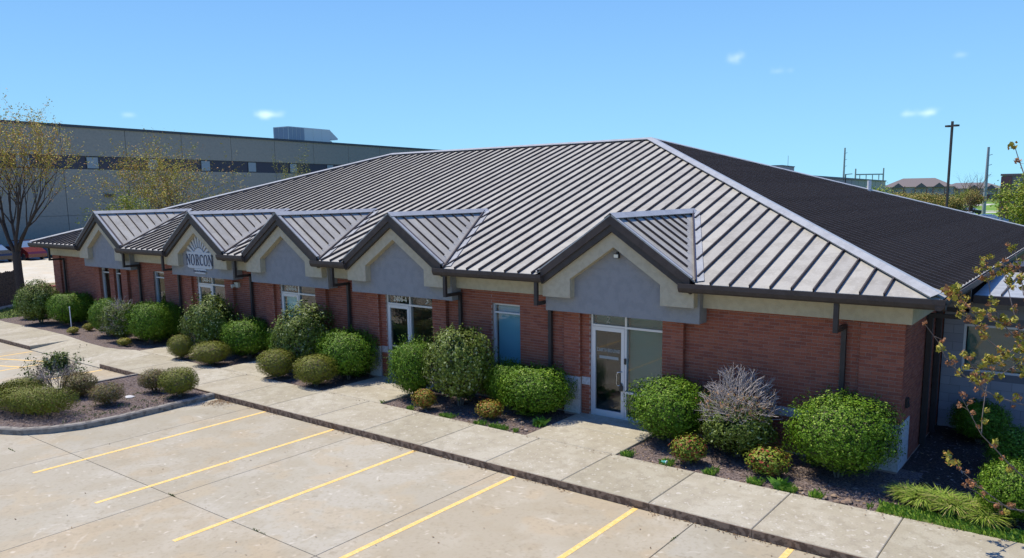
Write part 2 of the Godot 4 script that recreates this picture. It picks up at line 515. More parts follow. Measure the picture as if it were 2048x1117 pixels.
func sidewalk() -> void:
	var sw := setting("sidewalk")
	var k := 0
	var x := 4.28
	while x > -40.0:
		var x0 := x - 1.86
		var m: Material = M["walk%d" % (k % 3 if k % 7 else 1)]
		var b := mb()
		if x0 < -25.4 and x > -28.2:
			# the ramp down to the lot
			b.bevel_box(Vector3(x0 + 0.006, -0.08, 2.2), Vector3(x - 0.006, 0.15, 2.7), 0.006)
			b.slab(PackedVector3Array([Vector3(x0 + 0.006, 0.148, 2.7), Vector3(x - 0.006, 0.148, 2.7), Vector3(x - 0.006, 0.012, 4.1), Vector3(x0 + 0.006, 0.012, 4.1)]), Vector3(0, -0.08, 0))
		else:
			b.bevel_box(Vector3(x0 + 0.006, -0.08, 2.2), Vector3(x - 0.006, 0.15, 4.09), 0.012)
			pbox("kerb", Vector3(x0 + 0.004, -0.08, 4.09), Vector3(x - 0.004, 0.135, 4.105), M.kerb, sw)
		part("concrete_slab", b, m, sw)
		x = x0
		k += 1
	for c in GAB.slice(0, 4):
		var b := mb()
		b.bevel_box(Vector3(c - 1.26, 0.0, 1.02), Vector3(c + 1.07, 0.152, 2.19), 0.01)
		part("entry_slab", b, M.walk2, sw)
		b = mb()
		b.bevel_box(Vector3(c - 1.26, 0.0, -0.11), Vector3(c + 1.07, 0.154, 1.012), 0.01)
		part("entry_slab", b, M.walk0, sw)

func beds() -> void:
	setting("mulch_bed", sheet(-38.2, 0.4, -0.35, 2.19, 0.105, 0.22, 0.035), M.mulch)
	setting("leaf_bed", sheet(0.4, 7.0, -4.2, 2.19, 0.10, 0.22, 0.04), M.litter)
	setting("leaf_bed", sheet(-0.1, 0.4, -4.2, -0.34, 0.10, 0.22, 0.04), M.litter)
	setting("lawn_strip", sheet(0.1, 7.0, 1.72, 2.19, 0.135, 0.15, 0.03), M.grass)
	setting("lawn_strip", sheet(-43.0, -38.2, -1.0, 4.0, 0.06, 0.3, 0.04), M.grass)
	# soil spilling over the edge of the walk in front of the far bed
	var b := mb()
	var edge := [[-36.8, 2.25], [-34.7, 2.2], [-32.5, 2.2], [-30.65, 2.24], [-29.4, 2.38], [-28.1, 2.52], [-26.4, 2.6], [-25.6, 2.45], [-24.95, 2.2]]
	for i in edge.size() - 1:
		b.quad(Vector3(edge[i][0], 0.15, 2.15), Vector3(edge[i + 1][0], 0.15, 2.15), Vector3(edge[i + 1][0], 0.154, edge[i + 1][1]), Vector3(edge[i][0], 0.154, edge[i][1]), Vector3.UP)
	setting("soil_spill", b, M.mulch)
	# chips of bark and leaf
	var ch := mb(true)
	for i in 7000:
		var p := Vector3(rng.randf_range(-30.0, 3.0), 0, rng.randf_range(0.1, 2.2))
		if i % 5 == 0:
			p = Vector3(rng.randf_range(0.05, 3.2), 0, rng.randf_range(-3.8, 1.2))
		elif i > 3500:
			p.x = rng.randf_range(-12.2, 1.5)
		var skip := false
		for c in GAB.slice(0, 4):
			if p.x > c - 1.3 and p.x < c + 1.1:
				skip = true
		if skip:
			continue
		p.y = 0.115 + 0.035 * (noise3.get_noise_2d(p.x * 0.9, p.z * 0.9) + 0.6 * noise3.get_noise_2d(p.x * 4.0, p.z * 4.0)) + rng.randf() * 0.012
		var g := rng.randf()
		ch.col = Color(0.09, 0.065, 0.055).lerp(Color(0.36, 0.28, 0.23), g * g) if rng.randf() < 0.85 else Color(0.32, 0.22, 0.12)
		var d := Vector3(rng.randf_range(-1, 1), rng.randf_range(-0.25, 0.25), rng.randf_range(-1, 1)).normalized() * rng.randf_range(0.02, 0.05)
		var s := d.cross(Vector3(rng.randf_range(-0.4, 0.4), 1, rng.randf_range(-0.4, 0.4))).normalized() * rng.randf_range(0.007, 0.018)
		ch.raw(p - d, p + s, p + d)
		ch.raw(p - d, p + d, p - s)
	var cm := mat(Color.WHITE, 1.0, 0.2)
	cm.vertex_color_use_as_albedo = true
	tag(part("bark_chips", ch, cm), "loose brown bark chips and leaves strewn over the planting beds", "mulch", "", "stuff")
	# blades of grass along the walk
	var gr := mb(true)
	for i in 16000:
		var p := Vector3(rng.randf_range(0.0, 4.0), 0.12, rng.randf_range(1.78, 2.22))
		if i % 3 == 0:
			p = Vector3(rng.randf_range(-4.9, 0.0), 0.12, 2.16 - absf(rng.randfn(0.0, 0.12)))
			if noise3.get_noise_2d(p.x * 1.6, 3.0) < 0.05:
				continue
		elif i % 3 == 1 and i % 2:
			p = Vector3(rng.randf_range(-12.1, -7.3), 0.12, 2.16 - absf(rng.randfn(0.0, 0.09)))
			if noise3.get_noise_2d(p.x * 1.6, 9.0) < 0.12:
				continue
		elif noise3.get_noise_2d(p.x * 1.2, p.z * 2.0) < -0.22:
			continue
		blade(gr, p, rng.randf_range(0.04, 0.13), 0.007, Color(0.12, 0.26, 0.02).lerp(Color(0.30, 0.40, 0.06), rng.randf()))
	tag(part("grass_blades", gr, M.leaf), "short green grass and weeds along the edge of the sidewalk", "grass", "", "stuff")
	var gl := mb(true)
	for i in 2500:
		blade(gl, Vector3(rng.randf_range(-43.0, -38.0), 0.05, rng.randf_range(-1.0, 3.0)), rng.randf_range(0.05, 0.14), 0.012, Color(0.09, 0.15, 0.03).lerp(Color(0.24, 0.22, 0.07), rng.randf()))
	tag(part("grass_patch", gl, M.leaf), "patchy grass between the wooden fence and the sidewalk", "grass", "", "stuff")
	var db := mb(true)
	for i in 1700:
		var p := Vector3(rng.randf_range(-24.0, 3.0), 0.004, 4.125 + absf(rng.randfn(0.0, 0.07)))
		if i < 500:
			p = Vector3(-16.55 + absf(rng.randfn(0.0, 0.35)), 0.004, 4.13 + absf(rng.randfn(0.0, 0.28)))
		elif i < 760:
			p = Vector3(rng.randf_range(-24.0, 2.0), 0.156, 2.2 + absf(rng.randfn(0.0, 0.12)))
		elif i < 840:
			p = Vector3(rng.randf_range(-16.0, 2.0), 0.004, rng.randf_range(4.3, 11.0))
		elif noise3.get_noise_1d(p.x * 0.8) < -0.1:
			continue
		if p.x < -16.5 and p.x > -21.3 and p.y < 0.1:
			continue
		db.col = Color(0.10, 0.065, 0.04).lerp(Color(0.32, 0.22, 0.13), rng.randf())
		var d := Vector3(rng.randf_range(-1, 1), rng.randf_range(-0.05, 0.25), rng.randf_range(-1, 1)).normalized() * rng.randf_range(0.012, 0.032)
		var w := d.cross(Vector3.UP).normalized() * rng.randf_range(0.006, 0.015)
		p.y += 0.008
		db.raw(p - d, p + w, p + d)
		db.raw(p - d, p + d, p - w)
	tag(part("leaf_debris", db, cm), "dry leaf crumbs gathered along the kerb and walk edges", "debris", "", "stuff")
	var jw := mb(true)
	for i in 150:
		var c: Vector3 = [Vector3(-8.04, 0, 8.70), Vector3(-10.78, 0, 8.70), Vector3(-16.4, 0, 9.4), Vector3(-2.29, 0, 4.9)][i % 4]
		var along := Vector3(1, 0, 0) if i % 4 < 3 else Vector3(0, 0, 1)
		blade(jw, c + along * rng.randfn() * 0.09, rng.randf_range(0.015, 0.045), 0.006, Color(0.07, 0.13, 0.02).lerp(Color(0.16, 0.2, 0.05), rng.randf()))
	tag(part("joint_weeds", jw, M.leaf), "small green weeds sprouting from the parking lot joints", "weeds", "", "stuff")
	# stones on the corner of the bed
	for i in 26:
		var p := Vector3(rng.randf_range(-1.45, -0.3), 0.13, rng.randf_range(1.85, 2.15))
		if i > 16:
			p = Vector3(rng.randf_range(-8.6, -7.5), 0.13, rng.randf_range(1.1, 1.9))
		var s := rng.randf_range(0.03, 0.07)
		var st := stone_shape(s)
		var o := part("stone", st, M.tan_stone[i % 3] if M.has("tan_stone") else tan_stones()[i % 3])
		o.position = p
		o.rotation.y = rng.randf() * TAU
		tag(o, "small tan stone on the bark by the sidewalk edge" if i <= 16 else "small tan stone on the bark beside the glass entrance walk", "stone", "tan stones at the bed corner" if i <= 16 else "tan stones by the entrance walk")

func tan_stones() -> Array:
	M.tan_stone = [mat(lin(0.30, 0.21, 0.13), 0.95), mat(lin(0.22, 0.15, 0.10), 0.95), mat(lin(0.36, 0.28, 0.20), 0.95)]
	return M.tan_stone

func stone_shape(s: float) -> MB:
	var b := mb()
	var ring := []
	for j in 3:
		var r := []
		for k in 6:
			var a := TAU * k / 6
			var q: float = s * [0.9, 1.0, 0.55][j] * rng.randf_range(0.8, 1.15)
			r.append(Vector3(cos(a) * q * 1.25, [-0.4, 0.1, 0.55][j] * s, sin(a) * q))
		ring.append(r)
	for j in 2:
		for k in 6:
			var m := (k + 1) % 6
			b.quad(ring[j][k], ring[j][m], ring[j + 1][m], ring[j + 1][k], ring[j][k])
	for k in range(1, 5):
		b.tri(ring[2][0], ring[2][k], ring[2][k + 1], Vector3.UP)
	return b

func blade(b: MB, p: Vector3, h: float, w: float, color: Color, lean := 0.5) -> void:
	var d := Vector3(rng.randf_range(-1, 1), 0, rng.randf_range(-1, 1)).normalized()
	var s := d.cross(Vector3.UP) * w
	var m := p + Vector3.UP * h * 0.62 + d * h * 0.2 * lean
	var t := p + Vector3.UP * h * rng.randf_range(0.75, 1.0) + d * h * lean
	b.col = color
	b.raw(p - s, m, p + s)
	b.raw(p - s * 0.9, t, m + s * 0.7)

func island() -> void:
	var o := [Vector2(-16.72, 4.13), Vector2(-16.62, 5.6), Vector2(-16.6, 6.8), Vector2(-16.72, 7.7), Vector2(-17.0, 8.3), Vector2(-17.45, 8.8), Vector2(-18.1, 9.12), Vector2(-19.0, 9.25), Vector2(-19.9, 9.1), Vector2(-20.6, 8.7), Vector2(-21.0, 8.1), Vector2(-21.15, 7.3), Vector2(-21.15, 4.13)]
	var isl := setting("planting_island")
	var inner := []
	var mid := Vector2(-18.9, 6.0)
	for i in o.size():
		var p: Vector2 = o[i]
		var a: Vector2 = o[maxi(i - 1, 0)]
		var c: Vector2 = o[mini(i + 1, o.size() - 1)]
		var t := (c - a).normalized()
		var nn := Vector2(-t.y, t.x)
		if nn.dot(mid - p) < 0:
			nn = -nn
		inner.append(p + nn * 0.16)
	for i in o.size() - 1:
		var b := mb()
		var sec := [[o[i], o[i + 1], 0.0, 0.13], [inner[i], inner[i + 1], 0.15, 0.1]]
		var f := func(p: Vector2, y: float): return Vector3(p.x, y, p.y)
		var out3: Vector3 = f.call((o[i] + o[i + 1]) * 0.5 - mid, 0.0)
		var lip0: Vector2 = o[i].lerp(inner[i], 0.18)
		var lip1: Vector2 = o[i + 1].lerp(inner[i + 1], 0.18)
		b.quad(f.call(o[i], -0.05), f.call(o[i + 1], -0.05), f.call(o[i + 1], 0.12), f.call(o[i], 0.12), out3)
		b.quad(f.call(o[i], 0.12), f.call(o[i + 1], 0.12), f.call(lip1, 0.15), f.call(lip0, 0.15), out3.normalized() + Vector3.UP)
		b.quad(f.call(lip0, 0.15), f.call(lip1, 0.15), f.call(inner[i + 1], 0.152), f.call(inner[i], 0.152), Vector3.UP)
		b.quad(f.call(inner[i], 0.0), f.call(inner[i + 1], 0.0), f.call(inner[i + 1], 0.152), f.call(inner[i], 0.152), -out3)
		part("kerb", b, M.kerb_grey, isl)
	var soil := mb()
	var c3 := Vector3(-18.9, 0.17, 6.2)
	for i in inner.size():
		var j := (i + 1) % inner.size()
		var a := Vector3(inner[i].x, 0.11, inner[i].y)
		var e := Vector3(inner[j].x, 0.11, inner[j].y)
		for s in 5:
			var l0 := s / 5.0
			var l1 := (s + 1) / 5.0
			soil.quad(c3.lerp(a, l0), c3.lerp(e, l0), c3.lerp(e, l1), c3.lerp(a, l1), Vector3.UP)
	part("soil", soil, M.mulch, isl)
	var ch := mb(true)
	for i in 2600:
		var p := Vector3(rng.randf_range(-20.9, -16.8), 0.145, rng.randf_range(4.3, 8.8))
		if Vector2(maxf(0.0, p.z - 7.0), p.x + 18.9).length() > 2.0:
			continue
		ch.col = Color(0.07, 0.05, 0.045).lerp(Color(0.3, 0.24, 0.2), pow(rng.randf(), 2.0))
		var d := Vector3(rng.randf_range(-1, 1), rng.randf_range(-0.2, 0.2), rng.randf_range(-1, 1)).normalized() * rng.randf_range(0.02, 0.05)
		var s := d.cross(Vector3.UP).normalized() * rng.randf_range(0.008, 0.02)
		ch.raw(p - d, p + s, p + d)
		ch.raw(p - d, p + d, p - s)
	var cm := mat(Color.WHITE, 1.0, 0.2)
	cm.vertex_color_use_as_albedo = true
	tag(part("island_mulch", ch, cm), "loose bark chips on the soil of the kerbed planting island", "mulch", "", "stuff")
	var gr := mb(true)
	for i in 1500:
		var p := Vector3(rng.randf_range(-18.6, -16.95), 0.13, rng.randf_range(5.1, 8.0))
		if noise3.get_noise_2d(p.x * 1.3, p.z * 1.3) < 0.12:
			continue
		blade(gr, p, rng.randf_range(0.03, 0.08), 0.007, Color(0.08, 0.16, 0.03).lerp(Color(0.16, 0.22, 0.05), rng.randf()))
	tag(part("island_weeds", gr, M.leaf), "low green weeds on the kerbed planting island", "weeds", "", "stuff")
	var st := part("flat_stone", stone_shape(0.13), mat(lin(0.5, 0.5, 0.48), 0.9))
	st.position = Vector3(-18.3, 0.16, 5.75)
	st.scale = Vector3(1, 0.4, 1)
	tag(st, "flat pale stone lying on the island between the sheared shrubs", "stone")

# ---------------------------------------------------------------- the office building
var bricks := []              # [lo, hi, outward normal]

func roof_y(z: float) -> float:
	return EY - 0.02 + SL * (EZ - z)

func brick_area(x0: float, x1: float, y0: float, y1: float, z: float, axis := 0, shift := 0) -> void:
	# axis 0: a face looking to +z from x0 to x1; axis 1: a face looking to +x from z=x0 to z=x1, at x=z
	var ch := 0.0705
	var bl := 0.2205
	var j := int(round((y0 - 0.15) / ch))
	var y := y0
	while y < y1 - 0.02:
		var top := minf(y + ch - 0.010, y1)
		var off := bl * 0.5 if (j + shift) % 2 else 0.0
		var x := x0 - off
		while x < x1 - 0.015:
			var a := maxf(x, x0)
			var e := minf(x + bl - 0.010, x1)
			if e - a > 0.02:
				var out := z + rng.randf_range(-0.0015, 0.0015)
				if axis == 0:
					bricks.append([Vector3(a, y, z - 0.03), Vector3(e, top, out), Vector3(0, 0, 1)])
				else:
					bricks.append([Vector3(z - 0.03, y, a), Vector3(out, top, e), Vector3(1, 0, 0)])
			x += bl
		y += ch
		j += 1

func lay_bricks(wall: Node3D) -> void:
	var ranked := []
	for i in bricks.size():
		var q: Array = bricks[i]
		var p: Vector3 = (q[0] + q[1]) * 0.5
		var d := CAM - p
		var s: Vector3 = q[1] - q[0]
		var area := (s.x if q[2].z > 0.5 else s.z) * s.y * maxf(0.0, q[2].dot(d.normalized())) / d.length_squared()
		# what the shrubs, the entrance band and the gutter hide does not show
		var hidden: bool = p.y < 1.5 or q[2].x > 0.5 and p.z < -1.0
		ranked.append([0.0 if hidden else area, i])
	ranked.sort_custom(func(a, b): return a[0] > b[0])
	var shapes := {}
	var rest := mb(true)
	for r in ranked.size():
		var q: Array = bricks[ranked[r][1]]
		var tone := rng.randi() % 8
		if r < 300:
			var s: Vector3 = q[1] - q[0]
			var key := Vector3i(s * 500.0)
			if not shapes.has(key):
				var b := mb()
				b.box(-s * 0.5, s * 0.5)
				shapes[key] = b.mesh()
			var o := part("brick", shapes[key], M.brick[tone], wall)
			o.position = (q[0] + q[1]) * 0.5
		else:
			rest.col = M.brick_tone[tone]
			rest.box(q[0], q[1])
	var o := part("brickwork", rest, M.brick_all, wall)
	o.set_meta("kind", "stuff")

func course(x0: float, x1: float, y0: float, y1: float, z0: float, z1: float, wall: Node3D, step := 0.42, high := 0.19) -> void:
	var y := y0
	var row := 0
	while y < y1 - 0.02:
		var t := minf(y + high, y1)
		var x := x0 - (step * 0.5 if row % 2 else 0.0)
		while x < x1 - 0.02:
			var a := maxf(x, x0)
			var e := minf(x + step, x1)
			if e - a > 0.03:
				pbox("stone_block", Vector3(a + 0.003, y + 0.003, z0), Vector3(e - 0.003, t - 0.003, z1), M.stone, wall)
			x += step
		y = t
		row += 1

func office() -> void:
	var B := thing("office_building", "long brick office building with dark standing seam hip roof and five gables", "building")
	var wall := hold("front_wall", B)
	# ---- brick segments along the front: [x0, x1, plane, stone base?]
	var seg := [[-0.79, 0.0, 0.0, 1]]
	var edge := -0.79
	for c in GAB:
		if c > -30.0:
			seg.append([c + 1.53, edge, -0.08, 0])
			seg.append([c + 1.02, c + 1.53, 0.04, 1])
			seg.append([c - 1.2, c - 0.96, -0.06, 2])
			seg.append([c - 1.66, c - 1.2, 0.04, 1])
			edge = c - 1.66
		else:
			seg.append([c + 1.1, edge, -0.08, 0])
			seg.append([c + 0.60, c + 1.1, 0.04, 1])
			seg.append([c - 0.52, c - 0.12, 0.0, 0])
			seg.append([c - 1.75, c - 1.35, 0.04, 1])
			edge = c - 1.75
	seg.append([-35.9, edge, -0.08, 0])
	seg.append([-36.62, -35.9, 0.0, 1])
	var wins := [[-10.06, -9.12, 0.95, 2.70], [-27.6, -26.78, 0.95, 2.70]]
	for s in seg:
		var x0: float = s[0]
		var x1: float = s[1]
		var z: float = s[2]
		var cuts := []
		for w in wins:
			if w[0] > x0 and w[1] < x1:
				cuts.append(w)
		var spans := [[x0, x1, 0.15, 3.06]]
		if cuts:
			var w: Array = cuts[0]
			spans = [[x0, w[0], 0.15, 3.06], [w[1], x1, 0.15, 3.06], [w[0], w[1], 0.15, w[2]], [w[0], w[1], w[3], 3.06]]
		for q in spans:
			pbox("mortar", Vector3(q[0], q[2] - (0.2 if q[2] < 0.2 else 0.0), z - 0.26), Vector3(q[1] - (0.012 if z > -0.01 else 0.0), q[3], z - 0.008), M.mortar, wall)
			if s[3] == 1 and q[2] < 0.2:
				course(q[0], q[1], 0.15, 1.08, z - 0.06, z + 0.006, wall)
				brick_area(q[0], q[1], 1.09, 3.05, z, 0)
			elif q[2] < 0.2 and q[3] > 1.2:
				brick_area(q[0], q[1], 0.15, 0.88, z, 0)
				course(q[0], q[1], 0.89, 1.08, z - 0.06, z + 0.006, wall)
				brick_area(q[0], q[1], 1.09, 3.05, z, 0)
			elif q[2] < 0.2:
				brick_area(q[0], q[1], 0.15, q[3], z, 0)
			else:
				brick_area(q[0], q[1], q[2] + 0.01, 3.05, z, 0)
		# the side of a pier that looks east
		if z > -0.01 and x1 < -0.5:
			brick_area(z - 0.11, z - 0.012, 1.09 if s[3] == 1 else 0.15, 3.05, x1 + 0.006, 1)
	# east wall
	pbox("mortar", Vector3(-0.26, -0.05, -4.3), Vector3(-0.008, 3.06, -0.26), M.mortar, wall)
	brick_area(-4.2, -0.85, 0.15, 3.05, 0.0, 1)
	brick_area(-0.85, -0.001, 1.09, 3.05, 0.0, 1)
	var y := 0.15
	var row := 0
	while y < 1.0:
		for zz in ([[-0.85, -0.43], [-0.43, 0.0]] if row % 2 else [[-0.85, -0.64], [-0.64, -0.22], [-0.22, 0.0]]):
			pbox("stone_block", Vector3(-0.06, y + 0.003, zz[0] + 0.003), Vector3(0.006, y + 0.183, zz[1] - 0.003), M.stone, wall)
		y += 0.186
		row += 1
	lay_bricks(wall)
	var rear := mb()
	rear.box(Vector3(-36.6, -0.05, -22.6), Vector3(-36.35, 3.42, -0.3))
	rear.box(Vector3(-0.3, -0.05, -22.6), Vector3(-0.05, 3.42, -4.3))
	rear.box(Vector3(-36.6, -0.05, -22.85), Vector3(-0.05, 3.42, -22.6))
	part("rear_wall", rear, M.brick[1], B)
	var ins := mb()
	ins.box(Vector3(-36.3, 0.1, -3.2), Vector3(-0.3, 3.3, -3.1))
	ins.box(Vector3(-36.3, 0.0, -3.1), Vector3(-0.3, 0.12, -0.33))
	for c in [-3.5, -8.4, -11.2, -15.7, -20.9, -25.9, -28.4]:
		ins.box(Vector3(c, 0.12, -3.1), Vector3(c + 0.1, 3.3, -0.36))
	part("inner_partition", ins, M.interior, B)

	# ---- frieze and soffit
	pbox("frieze_board", Vector3(-36.72, 3.055, -0.1), Vector3(0.12, 3.425, 0.12), M.beige, B)
	pbox("frieze_board", Vector3(-0.1, 3.055, -22.7), Vector3(0.118, 3.425, -0.1), M.beige, B)
	var sx := 0.6
	for c in GAB + [-39.3]:
		pbox("soffit", Vector3(maxf(c + 1.98, -37.2), 3.425, -0.1), Vector3(sx, 3.44, 0.6), M.beige, B)
		sx = c - 1.98
	pbox("soffit", Vector3(-0.1, 3.425, -23.2), Vector3(0.6, 3.439, -0.1), M.beige, B)

	# ---- gutters
	var prof := PackedVector2Array([Vector2(0.57, 3.44), Vector2(0.665, 3.435), Vector2(0.70, 3.47), Vector2(0.73, 3.54), Vector2(0.73, 3.63), Vector2(0.708, 3.63), Vector2(0.706, 3.57), Vector2(0.60, 3.56), Vector2(0.57, 3.60)])
	# profile (z, y) runs along x
	var along := Transform3D(Basis(Vector3(0, 0, 1), Vector3(0, 1, 0), Vector3(-1, 0, 0)), Vector3.ZERO)
	var ends := [0.73]
	for c in GAB:
		ends.append(c + 1.70)
		ends.append(c - 1.88)
	ends.append(-37.34)
	for i in range(0, ends.size(), 2):
		var b := mb()
		b.prism(prof, along, -ends[i], -ends[i + 1])
		part("gutter", b, M.bronze, B)
	var g := mb()
	g.prism(prof, Transform3D(Basis(Vector3(1, 0, 0), Vector3(0, 1, 0), Vector3(0, 0, 1)), Vector3.ZERO), -23.33, 0.728)
	part("gutter", g, M.bronze, B)

	# ---- downspouts: drop from the gutter, run back to the wall, fall to the ground
	for x in [-1.1, -8.1, -11.1, -15.7, -20.8, -25.52, -28.55, -35.43]:
		var b := mb()
		var zb := 0.0 if x < -1.5 else -0.03
		b.box(Vector3(x - 0.045, 2.93, 0.56), Vector3(x + 0.045, 3.45, 0.64))
		b.box(Vector3(x - 0.044, 2.86, zb), Vector3(x + 0.044, 2.94, 0.639))
		b.box(Vector3(x - 0.045, 0.2, zb - 0.03), Vector3(x + 0.045, 2.93, zb + 0.05))
		part("downspout", b, M.bronze_dark, B)
	for z in [-2.0, -3.05]:
		var b := mb()
		b.box(Vector3(0.02, 0.2, z - 0.06), Vector3(0.12, 3.0, z + 0.06))
		b.box(Vector3(0.03, 2.92, z - 0.055), Vector3(0.62, 3.0, z + 0.055))
		b.box(Vector3(0.55, 2.95, z - 0.055), Vector3(0.63, 3.46, z + 0.055))
		part("downspout", b, M.bronze_dark, B)
	var meter := mb()
	meter.box(Vector3(0.0, 1.35, -0.46), Vector3(0.05, 1.55, -0.34))
	meter.box(Vector3(0.05, 1.37, -0.44), Vector3(0.07, 1.43, -0.36))
	part("outlet_box", meter, M.black, B)

	main_roof(B)
	for i in 5:
		gable(B, GAB[i], i)
	for i in 4:
		storefront(B, GAB[i], i)
	window(B, -10.06, -9.12, 0.95, 2.70, -0.17, M.blind_blue)
	window(B, -27.6, -26.78, 0.95, 2.70, -0.17, null)
	window(B, GAB[4] - 1.35, GAB[4] - 0.52, 0.95, 2.72, -0.12, null)
	window(B, GAB[4] - 0.12, GAB[4] + 0.60, 0.95, 2.72, -0.12, null)
	for w in [[-10.06, -9.12], [GAB[4] - 1.35, GAB[4] - 0.52], [GAB[4] - 0.12, GAB[4] + 0.60]]:
		if w[0] < -12.0:
			pbox("sill_wall", Vector3(w[0], -0.05, -0.3), Vector3(w[1], 0.95, -0.08), M.brick[3], B)

func hip_top(x: float) -> float:
	# how far back (z) the front slope reaches at x
	if x > RZ:
		return x
	if x < XL + 12.03:
		return 0.73 - (x - XL)
	return RZ

func valley(x: float) -> float:
	# where the front slope starts at x: at the eave, or behind a gable
	var z := 0.66
	for c in GAB:
		var d := absf(x - c)
		if d < 2.08:
			z = minf(z, EZ - (GY - 0.02 - GS * d - EY) / SL)
	return z

func main_roof(B: Node3D) -> void:
	var roof := hold("main_roof", B)
	var deck := mb()
	var e := 0.03
	var c0 := [Vector3(XL + 0.1, roof_y(0.25) - e, 0.25), Vector3(0.62, roof_y(0.62) - e, 0.25), Vector3(0.62, roof_y(0.62) - e, -23.22), Vector3(XL + 0.1, roof_y(0.62) - e, -23.22)]
	var r0 := Vector3(RZ, roof_y(RZ) - e, RZ)
	var r1 := Vector3(XL + 12.03, roof_y(RZ) - e, RZ)
	# back and west slopes; the front and east ones carry their panels on a recessed deck
	deck.quad(c0[0], c0[1], r0, r1, Vector3(0, 1, 1))
	deck.tri(c0[1], c0[2], r0, Vector3(1, 1, 0))
	deck.quad(c0[2], c0[3], r1, r0, Vector3(0, 1, -1))
	deck.tri(c0[3], c0[0], r1, Vector3(-1, 1, 0))
	deck.quad(c0[0] - Vector3(0, 0.16, 0), c0[1] - Vector3(0, 0.16, 0), c0[2] - Vector3(0, 0.16, 0), c0[3] - Vector3(0, 0.16, 0), Vector3.DOWN)
	for i in 4:
		var a: Vector3 = c0[i]
		var b: Vector3 = c0[(i + 1) % 4]
		deck.quad(a, b, b - Vector3(0, 0.16, 0), a - Vector3(0, 0.16, 0), (a + b) * 0.5 - Vector3(-18, 3.6, -11))
	# cut nothing out: gables sit on top
	part("deck", deck, M.deck, roof)
	var nrm := Vector3(0, 1, SL).normalized()
	# front slope
	var xs := []
	var x := -0.27
	while x > XL + 0.2:
		xs.append(x)
		x -= 0.4165
	var bounds := [0.64] + xs + [XL + 0.06]
	for i in bounds.size() - 1:
		var xb: float = bounds[i]
		var xa: float = bounds[i + 1]
		var brk := [xa, xb]
		for c in GAB:
			for s in [-2.08, 0.0, 2.08]:
				if c + s > xa + 0.01 and c + s < xb - 0.01:
					brk.insert(1, c + s)
		for s in [RZ, XL + 12.03]:
			if s > xa and s < xb:
				brk.append(s)
		brk.sort()
		var b := mb()
		for k in brk.size() - 1:
			var p := PackedVector3Array()
			var za := valley(brk[k])
			var zb := valley(brk[k + 1])
			var ta := hip_top(brk[k])
			var tb := hip_top(brk[k + 1])
			p.append(Vector3(brk[k], roof_y(za), za))
			p.append(Vector3(brk[k + 1], roof_y(zb), zb))
			if tb < zb - 0.02: p.append(Vector3(brk[k + 1], roof_y(tb), tb))
			if ta < za - 0.02: p.append(Vector3(brk[k], roof_y(ta), ta))
			if p.size() >= 3:
				b.slab(p, Vector3(0, -0.012, 0))
		if b.v.size():
			part("roof_panel", b, M.panel[(i * 7 + i / 3) % 3], roof)
	for sx in xs:
		var z0 := valley(sx)
		z0 = z0 - (0.16 if z0 < 0.6 else -0.02)
		var z1 := hip_top(sx) + 0.1
		if z0 - z1 < 0.12:
			continue
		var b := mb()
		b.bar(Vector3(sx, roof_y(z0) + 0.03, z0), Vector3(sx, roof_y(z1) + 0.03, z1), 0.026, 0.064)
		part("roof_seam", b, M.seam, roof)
	# east slope
	var zs := []
	var z := -0.27
	while z > -23.0:
		zs.append(z)
		z -= 0.4165
	var zb2 := [0.64] + zs + [-23.25]
	var xtop := func(zz: float): return zz if zz > RZ else -22.6 - zz
	for i in zb2.size() - 1:
		var a: float = zb2[i + 1]
		var bb: float = zb2[i]
		var b := mb()
		var p := PackedVector3Array()
		var ta: float = xtop.call(a)
		var tb: float = xtop.call(bb)
		p.append(Vector3(0.66, roof_y(0.66), a))
		p.append(Vector3(0.66, roof_y(0.66), bb))
		if tb < 0.63: p.append(Vector3(tb, roof_y(tb), bb))
		if a < RZ and bb > RZ: p.append(Vector3(RZ, roof_y(RZ), RZ))
		if ta < 0.63: p.append(Vector3(ta, roof_y(ta), a))
		b.slab(p, Vector3(0, -0.012, 0))
		part("roof_panel", b, M.panel[(i * 5) % 3], roof)
	for sz in zs:
		var x1: float = xtop.call(sz) + 0.1
		if 0.66 - x1 < 0.12:
			continue
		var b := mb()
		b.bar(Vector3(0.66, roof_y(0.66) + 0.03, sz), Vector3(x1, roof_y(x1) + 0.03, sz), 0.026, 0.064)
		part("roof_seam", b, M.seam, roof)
	# caps over the hips and the ridge
	cap_strip(roof, Vector3(0.62, roof_y(0.62), 0.62), Vector3(RZ, roof_y(RZ), RZ), Vector3(0, 1, SL), Vector3(SL, 1, 0))
	cap_strip(roof, Vector3(XL + 0.11, roof_y(0.62), 0.62), r1 + Vector3(0, e, 0), Vector3(0, 1, SL), Vector3(-SL, 1, 0))
	cap_strip(roof, Vector3(0.62, roof_y(0.62), -23.22), Vector3(RZ, roof_y(RZ), RZ), Vector3(0, 1, -SL), Vector3(SL, 1, 0))
	cap_strip(roof, r1 + Vector3(0, e, 0), Vector3(RZ, roof_y(RZ), RZ), Vector3(0, 1, SL), Vector3(0, 1, -SL))
	# vent pipe near the back hip
	var vp := mb()
	vp.tube([Vector3(-4.95, roof_y(-4.95) - 0.05, -17.45), Vector3(-4.95, roof_y(-4.95) + 0.42, -17.45)], [0.075, 0.075], 10)
	vp.tube([Vector3(-4.95, roof_y(-4.95), -17.45), Vector3(-4.95, roof_y(-4.95) + 0.08, -17.45)], [0.17, 0.1], 10)
	part("vent_pipe", vp, M.white, roof)

